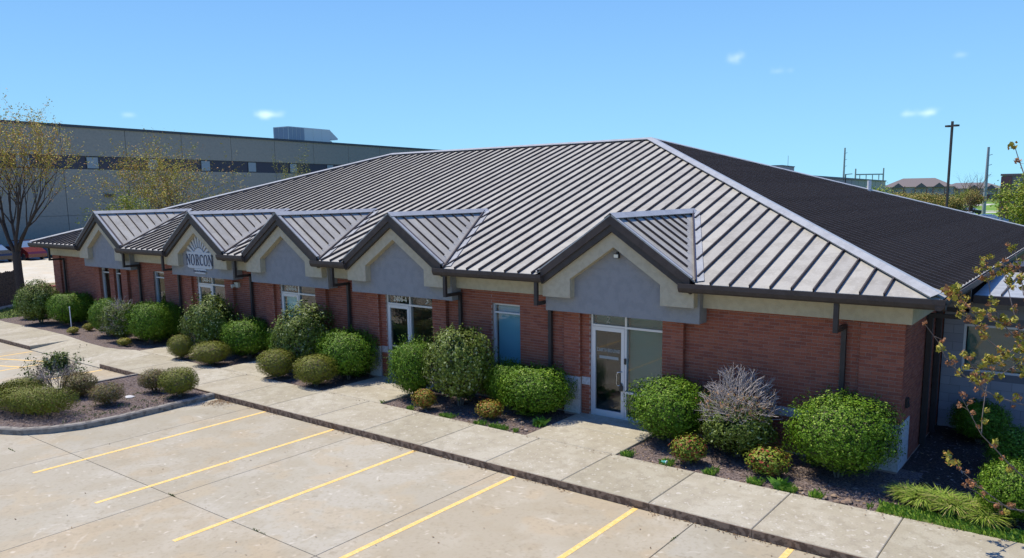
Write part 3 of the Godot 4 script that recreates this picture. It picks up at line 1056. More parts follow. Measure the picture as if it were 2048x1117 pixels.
func cap_strip(parent: Node3D, a: Vector3, b: Vector3, na: Vector3, nb: Vector3, half := 0.17, lift := 0.07) -> void:
	na = na.normalized()
	nb = nb.normalized()
	var d := (b - a).normalized()
	var m := mb()
	for q in [[na, nb], [nb, na]]:
		var n0: Vector3 = q[0]
		var side := d.cross(n0).normalized()
		if side.dot(q[1]) > 0:
			side = -side
		var up := Vector3.UP * (lift + 0.02)
		var a0 := a + up
		var b0 := b + up
		var a1 := a + side * half + n0 * lift
		var b1 := b + side * half + n0 * lift
		m.slab(PackedVector3Array([a0, b0, b1, a1]), -n0 * 0.008)
		m.quad(a1, b1, b1 - n0 * 0.022, a1 - n0 * 0.022, side)
	part("ridge_cap", m, M.cap, parent)

func gable(B: Node3D, c: float, idx: int) -> void:
	var G := hold("gable", B)
	var t := Transform3D(Basis(), Vector3(c, 0, 0))
	# grey stucco face and entrance band
	var b := mb()
	b.prism(PackedVector2Array([Vector2(-2.02, 2.72), Vector2(2.02, 2.72), Vector2(2.02, 3.43), Vector2(0, 4.72), Vector2(-2.02, 3.43)]), t, -0.07, 0.3)
	part("stucco_face", b, M.stucco, G)
	b = mb()
	b.prism(PackedVector2Array([Vector2(-1.97, 3.09), Vector2(-1.18, 3.09), Vector2(-1.18, 3.55), Vector2(0, 4.335), Vector2(1.18, 3.55), Vector2(1.18, 3.09), Vector2(1.97, 3.09), Vector2(1.97, 3.48), Vector2(0, 4.79), Vector2(-1.97, 3.48)]), t, 0.29, 0.5)
	part("gable_frieze", b, M.beige, G)
	# barge boards, in two steps
	for s in [-1.0, 1.0]:
		b = mb()
		var l := 1.93
		b.prism(PackedVector2Array([Vector2(0, GY), Vector2(s * l, GY - GS * l), Vector2(s * l, GY - GS * l - 0.2), Vector2(0, GY - 0.2)]), t, 0.45, 0.645)
		part("barge_board", b, M.bronze, G)
		b = mb()
		b.prism(PackedVector2Array([Vector2(0, GY - 0.2), Vector2(s * l, GY - GS * l - 0.2), Vector2(s * l, GY - GS * l - 0.36), Vector2(0, GY - 0.36)]), t, 0.45, 0.61)
		part("barge_board", b, M.bronze_dark, G)
	# roof of the gable: deck, panels, seams
	var zr := EZ - (GY - 0.02 - EY) / SL
	for s in [-1.0, 1.0]:
		var nrm := Vector3(s * GS, 1, 0).normalized()
		var at := func(d: float, z: float, up := 0.0): return Vector3(c + s * d, GY - 0.02 - GS * d, z) + nrm * up
		var reach := func(z: float): return minf(2.06, maxf(0.0, (GY - 0.02 - EY - SL * (EZ - z)) / GS))
		b = mb()
		b.tri(at.call(0.0, 0.62, -0.02), at.call(2.06, 0.62, -0.02), at.call(0.0, zr, -0.02), nrm)
		part("gable_deck", b, M.deck, G)
		var zz := 0.60
		var k := 0
		while zz > zr + 0.02:
			var zn := maxf(zz - 0.4165, zr)
			b = mb()
			var r0: float = reach.call(zz)
			var r1: float = reach.call(zn)
			var p := PackedVector3Array([at.call(0.0, zz), at.call(r0, zz)])
			if r1 > 0.02: p.append(at.call(r1, zn))
			p.append(at.call(0.0, zn))
			b.slab(p, -nrm * 0.012)
			part("roof_panel", b, M.panel[(k + idx) % 3], G)
			if k > 0 and r0 > 0.35:
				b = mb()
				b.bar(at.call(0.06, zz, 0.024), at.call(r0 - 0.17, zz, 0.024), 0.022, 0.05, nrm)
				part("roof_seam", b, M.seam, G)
			zz = zn
			k += 1
		# edge trim on the rake, valley flashing; the rib's dark colour paints in the shaded edge
		b = mb()
		b.bar(at.call(0.0, 0.60, 0.03), at.call(1.95, 0.60, 0.03), 0.09, 0.03, nrm)
		part("rake_trim", b, M.cap, G)
		b = mb()
		var p0 := Vector3(c + s * 2.03, GY - 0.02 - GS * 2.03, EZ - (GY - 0.02 - GS * 2.03 - EY) / SL)
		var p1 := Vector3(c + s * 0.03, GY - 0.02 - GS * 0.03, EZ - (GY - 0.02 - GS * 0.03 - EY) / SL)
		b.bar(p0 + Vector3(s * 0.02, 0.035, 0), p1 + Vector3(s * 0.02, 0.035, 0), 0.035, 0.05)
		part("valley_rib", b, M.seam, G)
		b = mb()
		var dv := (p1 - p0).normalized()
		var n1 := Vector3(0, 1, SL).normalized()
		var w1 := dv.cross(n1).normalized()
		if w1.x * s < 0: w1 = -w1
		b.slab(PackedVector3Array([p0 + n1 * 0.008, p1 + n1 * 0.008, p1 + w1 * 0.2 + n1 * 0.008, p0 + w1 * 0.2 + n1 * 0.008]), -n1 * 0.006)
		part("valley_flashing", b, M.cap, G)
	cap_strip(G, Vector3(c, GY - 0.02, 0.66), Vector3(c, GY - 0.02, zr - 0.12), Vector3(GS, 1, 0), Vector3(-GS, 1, 0), 0.15, 0.06)

func bars(called: String, list: Array, m: Material, parent: Node3D) -> void:
	for q in list:
		pbox(called, Vector3(q[0], q[2], q[4]), Vector3(q[1], q[3], q[5]), m, parent)

func window(B: Node3D, x0: float, x1: float, y0: float, y1: float, z: float, blind) -> void:
	var W := hold("window", B)
	var f := 0.045
	bars("frame", [[x0, x0 + f, y0, y1, z - 0.08, z + 0.012], [x1 - f, x1, y0, y1, z - 0.08, z + 0.012], [x0 + f, x1 - f, y1 - f, y1, z - 0.08, z + 0.01], [x0 + f, x1 - f, y0, y0 + f, z - 0.08, z + 0.01], [x0 + f, x1 - f, 2.43, 2.43 + f, z - 0.08, z + 0.01]], M.alu, W)
	pbox("pane", Vector3(x0 + f, y0 + f, z - 0.045), Vector3(x1 - f, 2.43, z - 0.039), M.glass, W)
	pbox("pane", Vector3(x0 + f, 2.43 + f, z - 0.045), Vector3(x1 - f, y1 - f, z - 0.039), M.glass, W)
	if blind != null:
		var y := y0 + 0.06
		while y < y1 - 0.08:
			var sl := mb()
			sl.obox(Transform3D(Basis(Vector3.RIGHT, 0.9), Vector3((x0 + x1) * 0.5, y, z - 0.13)), Vector3((x1 - x0) * 0.5 - 0.06, 0.002, 0.027))
			part("slat", sl, blind, W)
			y += 0.042

func lettering(parent: Node3D, called: String, words: String, size: float, at: Vector3, m: Material, serif := false, deep := 0.004, squeeze := 1.0) -> MeshInstance3D:
	var t := TextMesh.new()
	var f := SystemFont.new()
	f.font_names = PackedStringArray(["Droid Serif" if serif else "Droid Sans"])
	f.font_weight = 700
	t.font = f
	t.text = words
	t.font_size = 64
	t.pixel_size = size / 46.0
	t.depth = deep
	t.curve_step = 4.0
	var o := MeshInstance3D.new()
	o.mesh = t
	o.material_override = m
	o.position = at
	o.scale = Vector3(squeeze, 1, 1)
	o.name = called
	parent.add_child(o, true)
	return o

func storefront(B: Node3D, c: float, idx: int) -> void:
	var z := -0.10
	var xl := c - 0.96
	var xm := c + 0.0
	var xr := c + 1.02
	var F := hold("storefront", B)
	# posts and rails of the fixed frame
	bars("frame", [[xl, xl + 0.05, 0.155, 2.75, z - 0.11, z], [xm - 0.025, xm + 0.025, 0.155, 2.75, z - 0.11, z], [xr - 0.05, xr, 0.155, 2.75, z - 0.11, z], [xl + 0.05, xm - 0.025, 2.37, 2.42, z - 0.11, z - 0.002], [xm + 0.025, xr - 0.05, 2.37, 2.42, z - 0.11, z - 0.002], [xm + 0.025, xr - 0.05, 0.155, 0.23, z - 0.11, z - 0.002], [xm + 0.025, xr - 0.05, 0.80, 0.85, z - 0.11, z - 0.002], [xl + 0.05, xm - 0.025, 0.152, 0.17, z - 0.11, z - 0.002]], M.alu, F)
	var g := z - 0.05
	for q in [[xm + 0.025, xr - 0.05, 0.23, 0.80], [xm + 0.025, xr - 0.05, 0.85, 2.37], [xm + 0.025, xr - 0.05, 2.42, 2.78], [xl + 0.05, xm - 0.025, 2.42, 2.78]]:
		pbox("pane", Vector3(q[0], q[2], g - 0.003), Vector3(q[1], q[3], g + 0.003), M.glass, F)
	# the door leaf
	var D := hold("door", B)
	var dl := xl + 0.056
	var dr := xm - 0.031
	bars("door_stile", [[dl, dl + 0.07, 0.175, 2.365, z - 0.05, z + 0.006], [dr - 0.09, dr, 0.175, 2.365, z - 0.05, z + 0.006]], M.alu, D)
	bars("door_rail", [[dl + 0.07, dr - 0.09, 2.27, 2.365, z - 0.049, z + 0.004], [dl + 0.07, dr - 0.09, 0.175, 0.31, z - 0.049, z + 0.004]], M.alu, D)
	pbox("door_pane", Vector3(dl + 0.07, 0.31, z - 0.025), Vector3(dr - 0.09, 2.27, z - 0.019), M.glass, D)
	var h := mb()
	var hx := dr - 0.06
	h.tube([Vector3(hx, 1.32, z), Vector3(hx - 0.02, 1.33, z + 0.06), Vector3(hx - 0.09, 1.31, z + 0.07), Vector3(hx - 0.11, 1.25, z + 0.07), Vector3(hx - 0.11, 1.02, z + 0.07), Vector3(hx - 0.09, 0.99, z + 0.07), Vector3(hx, 0.99, z)], [0.012, 0.012, 0.012, 0.012, 0.012, 0.012, 0.012], 6)
	part("handle", h, M.steel, D)
	if idx == 0:
		pbox("shade", Vector3(xm + 0.03, 0.25, g - 0.14), Vector3(xr - 0.05, 2.74, g - 0.11), M.green_shade, F)
		pbox("shade", Vector3(xl + 0.06, 2.40, g - 0.14), Vector3(xm - 0.03, 2.74, g - 0.11), M.green_shade, F)
		var k := mb()
		k.box(Vector3(hx - 0.05, 0.86, z + 0.004), Vector3(hx + 0.03, 0.99, z + 0.06))
		k.box(Vector3(hx - 0.03, 0.99, z + 0.02), Vector3(hx + 0.01, 1.05, z + 0.04))
		part("key_box", k, M.black, D)
		pbox("keypad", Vector3(xm - 0.03, 1.52, z + 0.006), Vector3(xm + 0.02, 1.66, z + 0.03), M.black, D)
	if idx == 1:
		pbox("push_bar", Vector3(dl + 0.07, 1.08, z - 0.09), Vector3(dr - 0.09, 1.13, z - 0.05), M.grey_metal, D)
		pbox("notice", Vector3(dr - 0.24, 1.12, z - 0.018), Vector3(dr - 0.11, 1.17, z - 0.014), M.white, D)
	if idx == 2:
		pbox("shade", Vector3(dl + 0.07, 0.32, z - 0.16), Vector3(dr - 0.1, 2.26, z - 0.13), M.blind, D)
	# the number on the transom, the ghost of an old name on the first door
	var word: String = ["2", "2406-4", "2406-6", "2406-8"][idx]
	lettering(F, "unit_number", word, 0.15, Vector3(c - 0.44 if idx else c - 0.50, 2.545, g + 0.008), M.white if idx else M.ghost, false, 0.004, 0.86)
	if idx == 0:
		lettering(D, "old_lettering", "EARTHBOUND", 0.085, Vector3((dl + dr) * 0.5 - 0.01, 1.80, z - 0.014), M.ghost, false, 0.002, 0.82)
		pbox("old_lettering", Vector3(dl + 0.17, 1.59, z - 0.017), Vector3(dr - 0.17, 1.66, z - 0.0155), M.ghost, D)

func wing() -> void:
	# the lower link east of the main block
	var W := thing("wing_building", "low pale block wing with a dark framed window beside the brick corner", "building", Vector3(0, 0, 0))
	var x1 := 7.0
	var zf := -4.0
	var wl := 0.42
	var wr := 2.6
	var mort := mb()
	mort.box(Vector3(0.02, -0.05, -10.0), Vector3(wl, 3.1, zf - 0.008))
	mort.box(Vector3(wr, -0.05, -10.0), Vector3(x1, 3.1, zf - 0.008))
	mort.box(Vector3(wl, -0.05, -10.0), Vector3(wr, 1.46, zf - 0.008))
	mort.box(Vector3(wl, 2.53, -10.0), Vector3(wr, 3.1, zf - 0.008))
	var pm := mat(lin(0.16, 0.15, 0.155), 0.95)
	part("wall_core", mort, pm, W)
	var y := 0.1
	var row := 0
	while y < 3.05:
		var x := 0.02 - (0.2 if row % 2 else 0.0)
		while x < x1:
			var a := maxf(x, 0.02)
			var e := minf(x + 0.4, x1)
			if not (e > wl and a < wr and y + 0.2 > 1.48 and y < 2.52):
				pbox("wall_block", Vector3(a + 0.004, y + 0.004, zf - 0.05), Vector3(e - 0.004, y + 0.196, zf), pale_block(row + int(a * 7.0)), W)
			else:
				for q in [[a, minf(e, wl)], [maxf(a, wr), e]]:
					if q[1] - q[0] > 0.03:
						pbox("wall_block", Vector3(q[0] + 0.004, y + 0.004, zf - 0.05), Vector3(q[1] - 0.004, y + 0.196, zf), pale_block(row), W)
			x += 0.4
		y += 0.2
		row += 1
	var win := hold("window", W)
	bars("frame", [[wl, wl + 0.05, 1.46, 2.53, zf - 0.1, zf - 0.03], [wr - 0.05, wr, 1.46, 2.53, zf - 0.1, zf - 0.03], [wl + 0.05, wr - 0.05, 2.48, 2.53, zf - 0.1, zf - 0.032], [wl + 0.05, wr - 0.05, 1.46, 1.51, zf - 0.1, zf - 0.032]], M.alu, win)
	pbox("pane", Vector3(wl + 0.05, 1.51, zf - 0.07), Vector3(wr - 0.05, 2.48, zf - 0.064), M.glass, win)
	pbox("blind", Vector3(wl + 0.05, 1.5, zf - 0.3), Vector3(wr - 0.05, 2.5, zf - 0.28), mat(lin(0.05, 0.20, 0.18), 0.9), win)
	# roof: a shallow metal slope falling to its own gutter, tucked under the main eave
	var R := hold("wing_roof", W)
	var z0 := -3.45
	var z1 := -7.6
	var y0 := 3.26
	var y1 := 3.40
	var k := 0
	var x := 0.64
	while x < x1:
		var b := mb()
		var xe := minf(x + 0.5, x1)
		b.slab(PackedVector3Array([Vector3(x, y0, z0), Vector3(xe, y0, z0), Vector3(xe, y1, z1), Vector3(x, y1, z1)]), Vector3(0, -0.02, 0))
		part("roof_panel", b, M.cap, R)
		if k:
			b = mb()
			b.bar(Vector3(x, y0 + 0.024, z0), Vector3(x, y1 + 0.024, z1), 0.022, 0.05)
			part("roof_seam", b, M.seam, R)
		x = xe
		k += 1
	pbox("gutter", Vector3(0.64, y0 - 0.17, z0 + 0.0), Vector3(x1, y0 - 0.005, z0 + 0.1), M.bronze, R)
	pbox("soffit", Vector3(0.3, 3.1, -10.0), Vector3(x1, 3.14, z0 - 0.01), M.bronze_dark, R)
	pbox("upper_gutter", Vector3(0.76, 3.42, -7.75), Vector3(x1, 3.56, -7.6), M.bronze, R)
	pbox("clerestory", Vector3(0.7, 3.14, -10.0), Vector3(x1, 3.5, -7.75), M.bronze_dark, R)

func pale_block(k: int) -> Material:
	if not M.has("pale"):
		M.pale = [mat(lin(0.30, 0.28, 0.29), 0.95), mat(lin(0.275, 0.26, 0.27), 0.95), mat(lin(0.32, 0.30, 0.31), 0.95)]
	return M.pale[absi(k) % 3]

func signs() -> void:
	# the white sunburst sign on the fourth gable
	var c: float = GAB[3]
	var S := thing("company_sign", "white sunburst sign with dark serif letters on a grey stucco gable", "sign", Vector3(c - 0.02, 3.2, 0.3))
	var signm := mat(lin(0.46, 0.47, 0.46), 0.7)
	var b := mb()
	var disc := PackedVector2Array()
	for k in 25:
		var a := PI * k / 24.0
		disc.append(Vector2(cos(a) * 0.36, 0.22 + sin(a) * 0.36))
	b.prism(disc, Transform3D(), 0.0, 0.03)
	part("sun_disc", b, signm, S)
	for k in 11:
		var a := PI * (0.07 + 0.86 * k / 10.0)
		var d := Vector2(cos(a), sin(a))
		var s := Vector2(-d.y, d.x)
		var r1 := 0.86 + 0.1 * sin(a) + (0.05 if k % 2 else 0.0)
		b = mb()
		var o := Vector2(0, 0.22)
		b.prism(PackedVector2Array([o + d * 0.40 - s * 0.025, o + d * (r1 - 0.12) - s * 0.055, o + d * r1, o + d * (r1 - 0.12) + s * 0.055, o + d * 0.40 + s * 0.025]), Transform3D(), 0.0, 0.03)
		part("ray", b, signm, S)
	b = mb()
	b.prism(PackedVector2Array([Vector2(-0.80, -0.14), Vector2(-0.68, -0.17), Vector2(0.68, -0.17), Vector2(0.80, -0.14), Vector2(0.80, 0.40), Vector2(0.55, 0.43), Vector2(-0.6, 0.43), Vector2(-0.80, 0.41)]), Transform3D(), 0.0, 0.035)
	part("letter_plate", b, signm, S)
	b = mb()
	b.prism(PackedVector2Array([Vector2(-0.36, -0.36), Vector2(0.34, -0.36), Vector2(0.42, -0.27), Vector2(0.36, -0.18), Vector2(-0.36, -0.18)]), Transform3D(), 0.0, 0.03)
	part("tagline_plate", b, signm, S)
	lettering(S, "lettering", "NORCON", 0.40, Vector3(0, 0.13, 0.04), M.navy, true, 0.01, 0.70)
	lettering(S, "tagline", "Tools for Knowledge", 0.075, Vector3(-0.01, -0.27, 0.034), M.navy, false, 0.006, 0.85)
	# flood light under the peak of the first gable
	var f := thing("flood_light", "small flood light under the peak of the gable over the lone 2 door", "light", Vector3(GAB[0] + 0.02, 4.13, 0.3))
	b = mb()
	b.box(Vector3(-0.07, -0.05, 0.06), Vector3(0.07, 0.05, 0.12))
	part("housing", b, M.black, f)
	pbox("lens", Vector3(-0.055, -0.04, 0.12), Vector3(0.055, 0.035, 0.124), mat(lin(0.7, 0.65, 0.5), 0.3), f)
	b = mb()
	b.box(Vector3(-0.02, 0.0, 0.0), Vector3(0.02, 0.09, 0.07))
	part("bracket", b, M.black, f)
	# security camera in the transom of 2406-4, light box beside 2406-8
	var s := thing("security_camera", "small white dome camera by the 2406-4 transom", "camera", Vector3(GAB[1] + 0.80, 2.58, -0.1))
	b = mb()
	b.tube([Vector3(0, 0.04, 0.0), Vector3(0, 0.04, 0.06), Vector3(0, 0.03, 0.09)], [0.055, 0.06, 0.03], 8)
	part("dome", b, M.white, s)
	b = mb()
	b.bar(Vector3(-0.03, -0.03, 0.02), Vector3(-0.07, -0.07, 0.1), 0.03, 0.03)
	part("lens_tube", b, M.white, s)
	var l := thing("wall_light", "pale box shaped wall light fixed to the brick beside the 2406-8 door", "light", Vector3(GAB[3] + 1.72, 2.50, -0.07))
	b = mb()
	b.box(Vector3(-0.12, -0.09, 0.0), Vector3(0.12, 0.09, 0.09))
	part("housing", b, mat(lin(0.5, 0.46, 0.38), 0.7), l)
	b = mb()
	b.tube([Vector3(-0.09, -0.02, 0.08), Vector3(-0.12, -0.05, 0.2)], [0.05, 0.07], 8)
	part("lamp_head", b, mat(lin(0.55, 0.5, 0.42), 0.7), l)
	var mk := thing("bed_marker", "thin white stake standing in the bark before the clipped shrub", "stake", Vector3(-31.85, 0.12, 1.45))
	b = mb()
	b.bar(Vector3(0, 0, 0), Vector3(0, 0.95, 0), 0.05, 0.02, Vector3.BACK)
	part("stake", b, M.white, mk)
	b = mb()
	b.bar(Vector3(0, 0.93, 0), Vector3(0, 1.0, 0), 0.07, 0.03, Vector3.BACK)
	part("stake_cap", b, M.white, mk)
	var cup := thing("crushed_cup", "crushed teal cup lying in the weeds at the sidewalk edge", "cup", Vector3(-3.86, 0.14, 2.1))
	b = mb()
	b.tube([Vector3(-0.06, 0.03, 0), Vector3(0.06, 0.04, 0.02)], [0.03, 0.045], 8)
	part("cup_body", b, mat(lin(0.05, 0.35, 0.3), 0.5), cup)
	b = mb()
	b.tube([Vector3(0.058, 0.04, 0.02), Vector3(0.068, 0.041, 0.022)], [0.05, 0.05], 8)
	part("cup_lid", b, M.white, cup)

# ---------------------------------------------------------------- plants
func leaf(b: MB, p: Vector3, out: Vector3, s: float, color: Color, wild := 0.75) -> void:
	var rnd := Vector3(rng.randf_range(-1, 1), rng.randf_range(-1, 1), rng.randf_range(-1, 1))
	var nn := (out + rnd * wild).normalized()
	var d := nn.cross(Vector3(rng.randf_range(-1, 1), rng.randf_range(-1, 1), rng.randf_range(-1, 1))).normalized()
	var w := nn.cross(d) * s * 0.30
	d *= s * 0.5
	b.col = color
	var dip := nn * s * 0.08
	b.raw(p - d, p + w - dip, p + d)
	b.raw(p - d, p + d, p - w - dip)

func pick(pal: Array) -> Color:
	# [from, to, odd, share of odd]
	if pal.size() > 3 and rng.randf() < pal[3]:
		return pal[2] * rng.randf_range(0.75, 1.2)
	var c: Color = pal[0].lerp(pal[1], rng.randf())
	return c * rng.randf_range(0.8, 1.15)

func foliage(r: Vector3, h: float, n: int, s: float, pal: Array, power := 2.5, lump := 0.13, sd := 0, bare := -1.0, low := 0.04) -> MB:
	# leaves spread through the outer part of a lumpy rounded body standing on y = 0
	var b := mb(true)
	var half := (h - low) * 0.5
	var lobes := []
	for i in 9:
		var e := Vector3(rng.randfn(), rng.randfn() * 0.8 + 0.1, rng.randfn()).normalized()
		lobes.append([e, rng.randf_range(-1.0, 1.0) * lump, rng.randf_range(4.0, 11.0)])
	for i in n:
		var d := Vector3(rng.randfn(), rng.randfn(), rng.randfn()).normalized()
		var k := pow(pow(absf(d.x), power) + pow(absf(d.y), power) + pow(absf(d.z), power), -1.0 / power)
		var nz := noise3.get_noise_3d(d.x * 1.3 + sd * 7.1, d.y * 1.3, d.z * 1.3) + 0.5 * noise3.get_noise_3d(d.x * 3.2 + sd * 3.3, d.y * 3.2, d.z * 3.2)
		var deep := rng.randf()
		deep = deep * deep * 0.5
		if bare > -1.0 and noise3.get_noise_3d(d.x * 1.1 + sd * 2.7, d.y * 1.1, d.z * 1.1 + 5.0) > bare and rng.randf() < 0.85:
			deep = 0.3 + rng.randf() * 0.25
		var cl := noise3.get_noise_3d(d.x * 7.0 * r.x + sd, d.y * 7.0 * h * 0.5, d.z * 7.0 * r.z)
		if cl < -0.05 and bare < -0.99:
			deep = maxf(deep, minf(0.27, -cl * 0.95) * rng.randf_range(0.6, 1.2))
		var bulge := 0.0
		for l in lobes:
			bulge += l[1] * exp((d.dot(l[0]) - 1.0) * l[2])
		var q := k * (1.0 + bulge + lump * nz * 1.1 + lump * cl * 0.6) * (1.0 - deep)
		if d.y < -0.45:
			q *= 0.86
		var p := Vector3(d.x * q * r.x, low + half + d.y * q * half, d.z * q * r.z)
		if rng.randf() < 0.04:
			p += d * s * rng.randf_range(0.5, 2.2)
		if p.y < 0.01:
			continue
		var patch := clampf(0.5 + 1.1 * noise3.get_noise_3d(d.x * 2.1 + 9.0, d.y * 2.1 + sd, d.z * 2.1), 0.0, 1.0)
		leaf(b, p, d, s * rng.randf_range(0.6, 1.35), pick(pal).lerp(pal[1], patch * 0.6) if rng.randf() < 0.7 else pick(pal), 0.42)
	# stray shoots beyond the clipped outline
	for i in (n / 420 if n > 5000 else 0):
		var d := Vector3(rng.randfn(), absf(rng.randfn()) + 0.15, rng.randfn()).normalized()
		var k := pow(pow(absf(d.x), power) + pow(absf(d.y), power) + pow(absf(d.z), power), -1.0 / power) * 0.96
		var o := (d + Vector3(rng.randf_range(-0.5, 0.5), rng.randf_range(0.0, 0.7), rng.randf_range(-0.5, 0.5))).normalized()
		var len := s * rng.randf_range(1.5, 4.0) * (1.0 if lump > 0.08 else 0.4)
		for t in 8:
			var p := Vector3(d.x * k * r.x, low + half + d.y * k * half, d.z * k * r.z) + o * len * t / 8.0
			leaf(b, p + Vector3(rng.randfn(), rng.randfn(), rng.randfn()) * s * 0.2, o, s * rng.randf_range(0.6, 1.1), pick(pal), 1.2)
	return b

func core(r: float, h: float, k: float) -> MB:
	# solid body added inside a clipped shrub to keep light from passing through
	var b := mb()
	var n := 10
	var at := func(i: int, j: int):
		var th := PI * i / 6.0
		var ph := TAU * j / n
		var d := Vector3(sin(th) * cos(ph), cos(th), sin(th) * sin(ph))
		var w := 1.0 + 0.14 * noise3.get_noise_3d(d.x * 3.0, d.y * 3.0 + r * 9.0, d.z * 3.0)
		return Vector3(d.x * r * w, maxf(0.06, h * 0.5 + d.y * w * h * 0.5 * k), d.z * r * w)
	for i in 6:
		for j in n:
			var q := [at.call(i, j), at.call(i, j + 1), at.call(i + 1, j + 1), at.call(i + 1, j)]
			var o: Vector3 = (q[0] + q[1] + q[2] + q[3]) * 0.25 - Vector3(0, h * 0.5, 0)
			if i > 0: b.tri(q[0], q[1], q[2], o)
			if i < 5: b.tri(q[0], q[2], q[3], o)
	return b

func stems(r: float, h: float, n: int, thick: float) -> MB:
	var b := mb()
	for i in n:
		var a := TAU * i / n + rng.randf()
		var e := Vector3(cos(a) * r * rng.randf_range(0.2, 0.62), h * rng.randf_range(0.6, 0.85), sin(a) * r * rng.randf_range(0.2, 0.62))
		b.tube([Vector3(e.x * 0.12, -0.04, e.z * 0.12), e * Vector3(0.45, 0.45, 0.45), e], [thick, thick * 0.7, thick * 0.3], 5)
	return b

func twigs(r: float, y0: float, y1: float, n: int, thick: float) -> MB:
	# bare twigs forking out of a rounded crown
	var b := mb()
	for i in n:
		var d := Vector3(rng.randfn(), absf(rng.randfn()) * 0.9 + 0.1, rng.randfn()).normalized()
		var q := rng.randf_range(0.55, 0.85)
		var a := Vector3(d.x * r * q, y0 + d.y * (y1 - y0) * q, d.z * r * q)
		var len := rng.randf_range(0.18, 0.36) * r
		var o := (d + Vector3(rng.randf_range(-1, 1), rng.randf_range(-0.5, 0.9), rng.randf_range(-1, 1)) * 0.7).normalized()
		var m := a + o * len * 0.5
		var t := m + (o + Vector3(rng.randf_range(-1, 1), rng.randf_range(-0.4, 0.8), rng.randf_range(-1, 1)) * 0.6).normalized() * len * 0.6
		b.tube([a - o * len * 0.8, a, m, t], [thick * 1.3, thick, thick * 0.8, thick * 0.4], 3)
		for k in 2:
			var u := m + (o + Vector3(rng.randf_range(-1, 1), rng.randf_range(-0.3, 0.8), rng.randf_range(-1, 1)) * 1.1).normalized() * len * 0.5
			b.tube([m, u], [thick * 0.7, thick * 0.35], 3)
	return b

const BRIGHT := [Color(0.035, 0.09, 0.006), Color(0.115, 0.21, 0.012), Color(0.25, 0.34, 0.05), 0.11]
const DULL := [Color(0.045, 0.075, 0.014), Color(0.14, 0.18, 0.025), Color(0.32, 0.36, 0.17), 0.09]
const OLIVE := [Color(0.10, 0.12, 0.012), Color(0.19, 0.20, 0.025), Color(0.15, 0.085, 0.03), 0.10]
const RUSSET := [Color(0.11, 0.10, 0.02), Color(0.17, 0.15, 0.04), Color(0.18, 0.09, 0.05), 0.3]
const NANDINA := [Color(0.10, 0.16, 0.015), Color(0.21, 0.24, 0.03), Color(0.24, 0.045, 0.03), 0.28]

var grown := {}

func crown_mesh(kind: String, pal: Array, n: int, s: float, power: float, lump: float, bare: float, sd: int) -> ArrayMesh:
	# leaves of a body one metre in radius and two high; shrubs of one kind share three such crowns
	var key := "%s%d" % [kind, sd]
	if not grown.has(key):
		grown[key] = foliage(Vector3(1, 1, 1), 2.0, n, s, pal, power, lump, sd * 5 + kind.length(), bare, 0.08).mesh()
	return grown[key]

func shrub(called: String, label: String, x: float, z: float, r: float, h: float, kind: String, group := "", y := 0.11) -> Node3D:
	var t := thing(called, label, "shrub", Vector3(x, y, z), group)
	t.rotation.y = x * 2.3
	var sd := int(absf(x) * 10.0) % 3
	var me: ArrayMesh
	var m: Material = M.leaf
	match kind:
		"bright": me = crown_mesh(kind, BRIGHT, 25000, 0.066, 2.5, 0.17, -1.0, sd)
		"great": me = crown_mesh(kind, BRIGHT, 36000, 0.051, 2.6, 0.16, -1.0, sd)
		"olive": me = crown_mesh(kind, OLIVE, 17000, 0.062, 2.6, 0.05, -1.0, sd)
		"nandina": me = crown_mesh(kind, NANDINA, 2600, 0.17, 2.2, 0.16, -1.0, sd)
		"orange": me = crown_mesh(kind, [Color(0.14, 0.16, 0.02), Color(0.26, 0.22, 0.03), Color(0.32, 0.10, 0.03), 0.33], 2600, 0.17, 2.2, 0.16, -1.0, sd)
		"yellow": me = crown_mesh(kind, [Color(0.16, 0.17, 0.02), Color(0.3, 0.27, 0.04), Color(0.25, 0.12, 0.04), 0.15], 1200, 0.22, 2.2, 0.16, -1.0, 0)
		"russet": me = crown_mesh(kind, RUSSET, 7000, 0.085, 2.3, 0.14, 0.3, sd)
		_:
			me = crown_mesh(kind, DULL, 19000, 0.08, 2.3, 0.21, 0.14, sd)
			m = M.dull_leaf
	part("foliage", me, m, t).scale = Vector3(r, h * 0.5, r)
	part("stem", stems(r, h, 5, 0.02 + 0.008 * r), M.twig, t)
	if kind in ["bright", "great", "olive"]:
		part("light_block_core", core(r * 0.74, h, 0.74), M.twig, t)  # unseen core added to block light between the leaves
	return t

